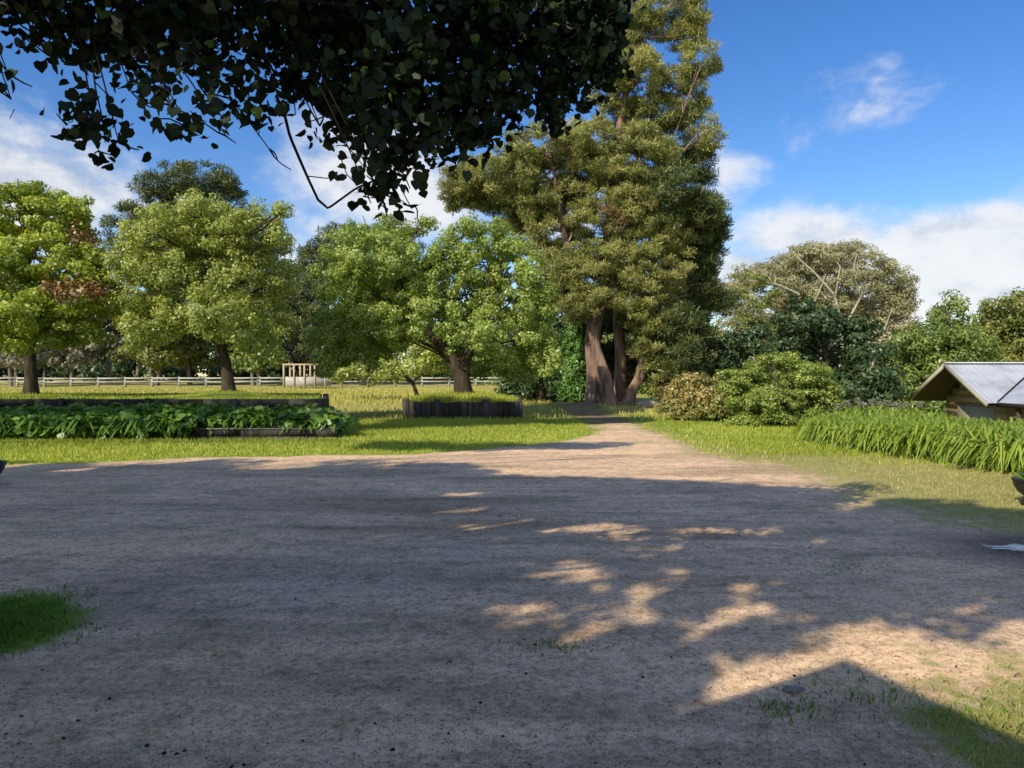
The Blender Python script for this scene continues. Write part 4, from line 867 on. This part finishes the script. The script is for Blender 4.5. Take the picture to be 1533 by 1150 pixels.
def shade_tree(label,base,rows,per=90,n=44,cr=.36):  # unseen trees, crowns placed and cut to cast the yard's shade
    lob=shade_lobes(rows); b=np.array([base[0],base[1],0.]); top=lob[:,2].max()
    tr=trunk_line([b,b+np.array([.1,0,3]),b+np.array([0,.2,6]),np.array([base[0],base[1],top])],12); rad=np.linspace(.5,.1,12)
    tree('yard_tree',label,'tree',b,tr,rad,lob,M['elm'],M['bark'],'tall trees standing left of the yard',per=per,n=n,cr=cr,L=.22,W=.17,shell=.1,keep=shade_keep,r0=.2,sub=1)
shade_tree('tall dense tree nearest the yard, outside the picture on the left',(-15.5,1.5),
  [(-4.5,10.2,2.2,9),(-7,10.5,2.2,9.5),(-3.2,12.0,1.3,9.5),(-6,12.0,1.5,10),(-8.5,12.2,1.6,10.5),(-6,7.5,2.4,9),(-9.5,9,2.5,10),(-4,7.2,2,8.5),(-1.2,12.9,.9,10),(.3,13.2,.7,10),(-8,6,2.5,8.5),(-5,5,2.2,8),(2.2,14.8,.45,10.8),(1.0,15.6,.6,11),(-.3,15.5,.6,11),(-2.5,14.4,.5,10.5),(-12,10,2.5,10),(-1.5,14.0,.35,10.3)])
shade_tree('tall tree behind the leafy bed, outside the picture on the left',(-20.5,7.5),
  [(-7.5,19.3,1.2,9),(-10,19.5,1.3,9.5),(-12.5,19.8,1.6,9.5),(-5.6,18.9,.9,9),(-7,21.2,1.3,9.5),(-10,21.5,1.4,10),(-13,21.6,1.6,10),(-3.8,19.6,.9,9.5),(-4.6,21.8,1.0,10),(-2.0,20.3,.8,10),(-15,20,1.6,9.5)],per=55)
shade_tree('tall tree behind the planter side, outside the picture on the left',(-22,13),
  [(-2.6,24.8,1.1,11.5),(-.6,24.4,1.2,11.5),(1.2,25.2,1.0,12),(-3.4,22.9,.9,11),(3.0,26.5,1.2,12),(4.6,27.2,1.0,12.5),(-1.4,22.6,.7,11),(.8,22.9,.6,11.5),(-2.5,17.5,1.2,11),(0,17.6,1.2,11.5),(1.6,17.9,1.,11.5),(-4,18,1.,11),(-2.5,26,1.1,11.5),(-.5,26,1.1,11.5),(1.5,26,1.,11.5)],per=130)

# ------------------------------------------------------------ cottage behind the viewpoint whose porch gable throws the pointed shadow
HH=4.5; PK=np.array([1.87-SX*SK*HH,4.3-SY*SK*HH]); ua=R(11.1); U=np.array([math.cos(ua),math.sin(ua)]); BK=np.array([math.sin(ua),-math.cos(ua)])
hw,drop=2.5,1.94
ct=thing('cottage','cottage with a porch gable behind the viewpoint','house',(PK[0],PK[1],0))
def P3(u,b,z): return (PK[0]+U[0]*u+BK[0]*b, PK[1]+U[1]*u+BK[1]*b, z)
q=MB()
for s in (-1,1):
    A,B,C,D=P3(0,0,HH),P3(0,6.5,HH),P3(s*hw,6.5,HH-drop),P3(s*hw,0,HH-drop); up=np.array([0,0,.09])
    q.add([A,B,C,D],[[0,1,2,3]]); q.add([np.array(v)-up for v in (A,B,C,D)],[[0,1,2,3]]); q.add([A,D,np.array(D)-up,np.array(A)-up],[[0,1,2,3]])
q.build('porch_roof',M['iron'],ct)
q=MB(); b0=.5; q.add([P3(-hw+.35,b0,HH-drop+.15),P3(hw-.35,b0,HH-drop+.15),P3(0,b0,HH-.1)],[[0,1,2]]); q.build('gable_panel',M['tan'],ct)
for s in (-1,1):
    q=MB(); c=P3(s*(hw-.4),.7,1.3); q.box((c[0],c[1],1.3),(.14,.14,2.6),ua); q.build('post',M['barge'],ct)
q=MB(); c=P3(-1,8.6,1.4); q.box((c[0],c[1],1.4),(12,5,2.8),ua); q.build('wall',M['wall'],ct)
q=MB()
for s in (5.8,11.4): q.add([P3(-7.3,8.6,4.6),P3(5.3,8.6,4.6),P3(5.3,s,2.75),P3(-7.3,s,2.75)],[[0,1,2,3]])
q.build('roof',M['iron'],ct)

# ------------------------------------------------------------ sky, sun, camera
w=bpy.data.worlds.new('World'); scene.world=w; w.use_nodes=True; nt=w.node_tree; nt.nodes.clear()
out=N(nt,'ShaderNodeOutputWorld'); sky=N(nt,'ShaderNodeTexSky'); sky.sky_type='NISHITA'; sky.sun_disc=False
sky.sun_elevation=SUN_E; sky.sun_rotation=math.atan2(-SX,-SY)%(2*math.pi); sky.altitude=300; sky.air_density=1.0; sky.dust_density=.3; sky.ozone_density=2.0
bg=N(nt,'ShaderNodeBackground'); bg.inputs[1].default_value=.14
hs=N(nt,'ShaderNodeHueSaturation'); hs.inputs['Saturation'].default_value=1.34; hs.inputs['Value'].default_value=1.12; hs.inputs['Hue'].default_value=.512; nt.links.new(sky.outputs[0],hs.inputs['Color']); nt.links.new(hs.outputs[0],bg.inputs[0])
tc=N(nt,'ShaderNodeTexCoord'); dirv=tc.outputs['Generated']
mp=N(nt,'ShaderNodeMapping'); mp.inputs['Scale'].default_value=(1,1,1.7); nt.links.new(dirv,mp.inputs[0])
n1=noise(nt,mp.outputs[0],5.5,8,.6,.25); n2=noise(nt,mp.outputs[0],22,6,.6,.3); n3=noise(nt,mp.outputs[0],2.2,3,.5)
def pd(px,py):
    v=np.array([(px-CX)/F,1,-(py-HZ)/F]); return v/np.linalg.norm(v)
#  px,py, half width, half height (pixels), weight
blobs=[(1450,395,140,70,1.45),(1400,430,110,50,1.3),(1500,330,130,50,.55),(1200,360,190,52,.9),(1120,400,150,60,.9),(1290,160,130,58,.42),(1080,270,50,70,.62),(80,280,150,80,1.0),(-60,240,160,90,1.0),(540,260,120,80,.95),(620,300,120,60,.85),(470,330,90,60,.5),(1600,390,170,90,1.1),(840,330,130,110,.7),(430,420,80,80,.55),(760,480,800,60,.5),(1350,300,90,26,.35)]
acc=None
for px,py,a,b,wt in blobs:
    c=pd(px,py); s=N(nt,'ShaderNodeVectorMath',operation='SUBTRACT'); nt.links.new(dirv,s.inputs[0]); s.inputs[1].default_value=tuple(c)
    m_=N(nt,'ShaderNodeVectorMath',operation='MULTIPLY'); nt.links.new(s.outputs[0],m_.inputs[0]); m_.inputs[1].default_value=(F/a,F/max(a,250)*.7,F/b)
    l=N(nt,'ShaderNodeVectorMath',operation='LENGTH'); nt.links.new(m_.outputs[0],l.inputs[0])
    v=mth(nt,'MULTIPLY',mth(nt,'SUBTRACT',1.0,mth(nt,'MULTIPLY',l.outputs['Value'],.62),clamp=True),wt)
    acc=v if acc is None else mth(nt,'MAXIMUM',acc,v)
for dx,dy,dz,r in ((.75,-.6,.25,.45),(-.2,-.9,.35,.5),(.1,-.3,.95,.3)):   # unseen clouds added behind and overhead for neutral fill light
    s=N(nt,'ShaderNodeVectorMath',operation='DISTANCE'); nt.links.new(dirv,s.inputs[0]); s.inputs[1].default_value=(dx,dy,dz)
    acc=mth(nt,'MAXIMUM',acc,mth(nt,'SUBTRACT',1.0,mth(nt,'DIVIDE',s.outputs['Value'],r*1.5),clamp=True))
den=mth(nt,'ADD',acc,mth(nt,'ADD',mth(nt,'MULTIPLY',mth(nt,'SUBTRACT',n1,.5),1.25),mth(nt,'MULTIPLY',mth(nt,'SUBTRACT',n2,.5),.35)))
den=mth(nt,'MULTIPLY',den,mth(nt,'GREATER_THAN',acc,.001))
fac=ramp(nt,den,[(.22,(0,0,0)),(.75,(1,1,1))],'EASE')
shade=mth(nt,'ADD',mth(nt,'MULTIPLY',n1,.6),mth(nt,'MULTIPLY',n2,.5))
cc=ramp(nt,shade,[(.36,(.52,.59,.72)),(.56,(.93,.94,.96)),(.7,(1.,1.,1.))])
cb=N(nt,'ShaderNodeBackground'); cb.inputs[1].default_value=.94; nt.links.new(cc,cb.inputs[0])
ms=N(nt,'ShaderNodeMixShader'); nt.links.new(mth(nt,'MULTIPLY',fac,.92),ms.inputs[0]); nt.links.new(bg.outputs[0],ms.inputs[1]); nt.links.new(cb.outputs[0],ms.inputs[2])
nt.links.new(ms.outputs[0],out.inputs[0])

sl=bpy.data.lights.new('sun','SUN'); sl.energy=5.0; sl.angle=R(.53); sl.color=(1,.90,.70)
so=bpy.data.objects.new('sun',sl); COL.objects.link(so)
dv=Vector((SX*math.cos(SUN_E),SY*math.cos(SUN_E),-math.sin(SUN_E))); so.rotation_euler=dv.to_track_quat('-Z','Y').to_euler(); so.location=(-30,-40,40)
cam=bpy.data.cameras.new('camera'); cam.sensor_width=36; cam.lens=F/1533*36; cam.clip_end=3000; cam.clip_start=.05
co=bpy.data.objects.new('camera',cam); COL.objects.link(co); co.location=(0,0,EYE)
co.rotation_euler=(math.pi/2-math.atan(15/F),0,0); scene.camera=co
scene.view_settings.view_transform='Standard'; scene.view_settings.look='None'; scene.view_settings.exposure=0; scene.view_settings.gamma=1
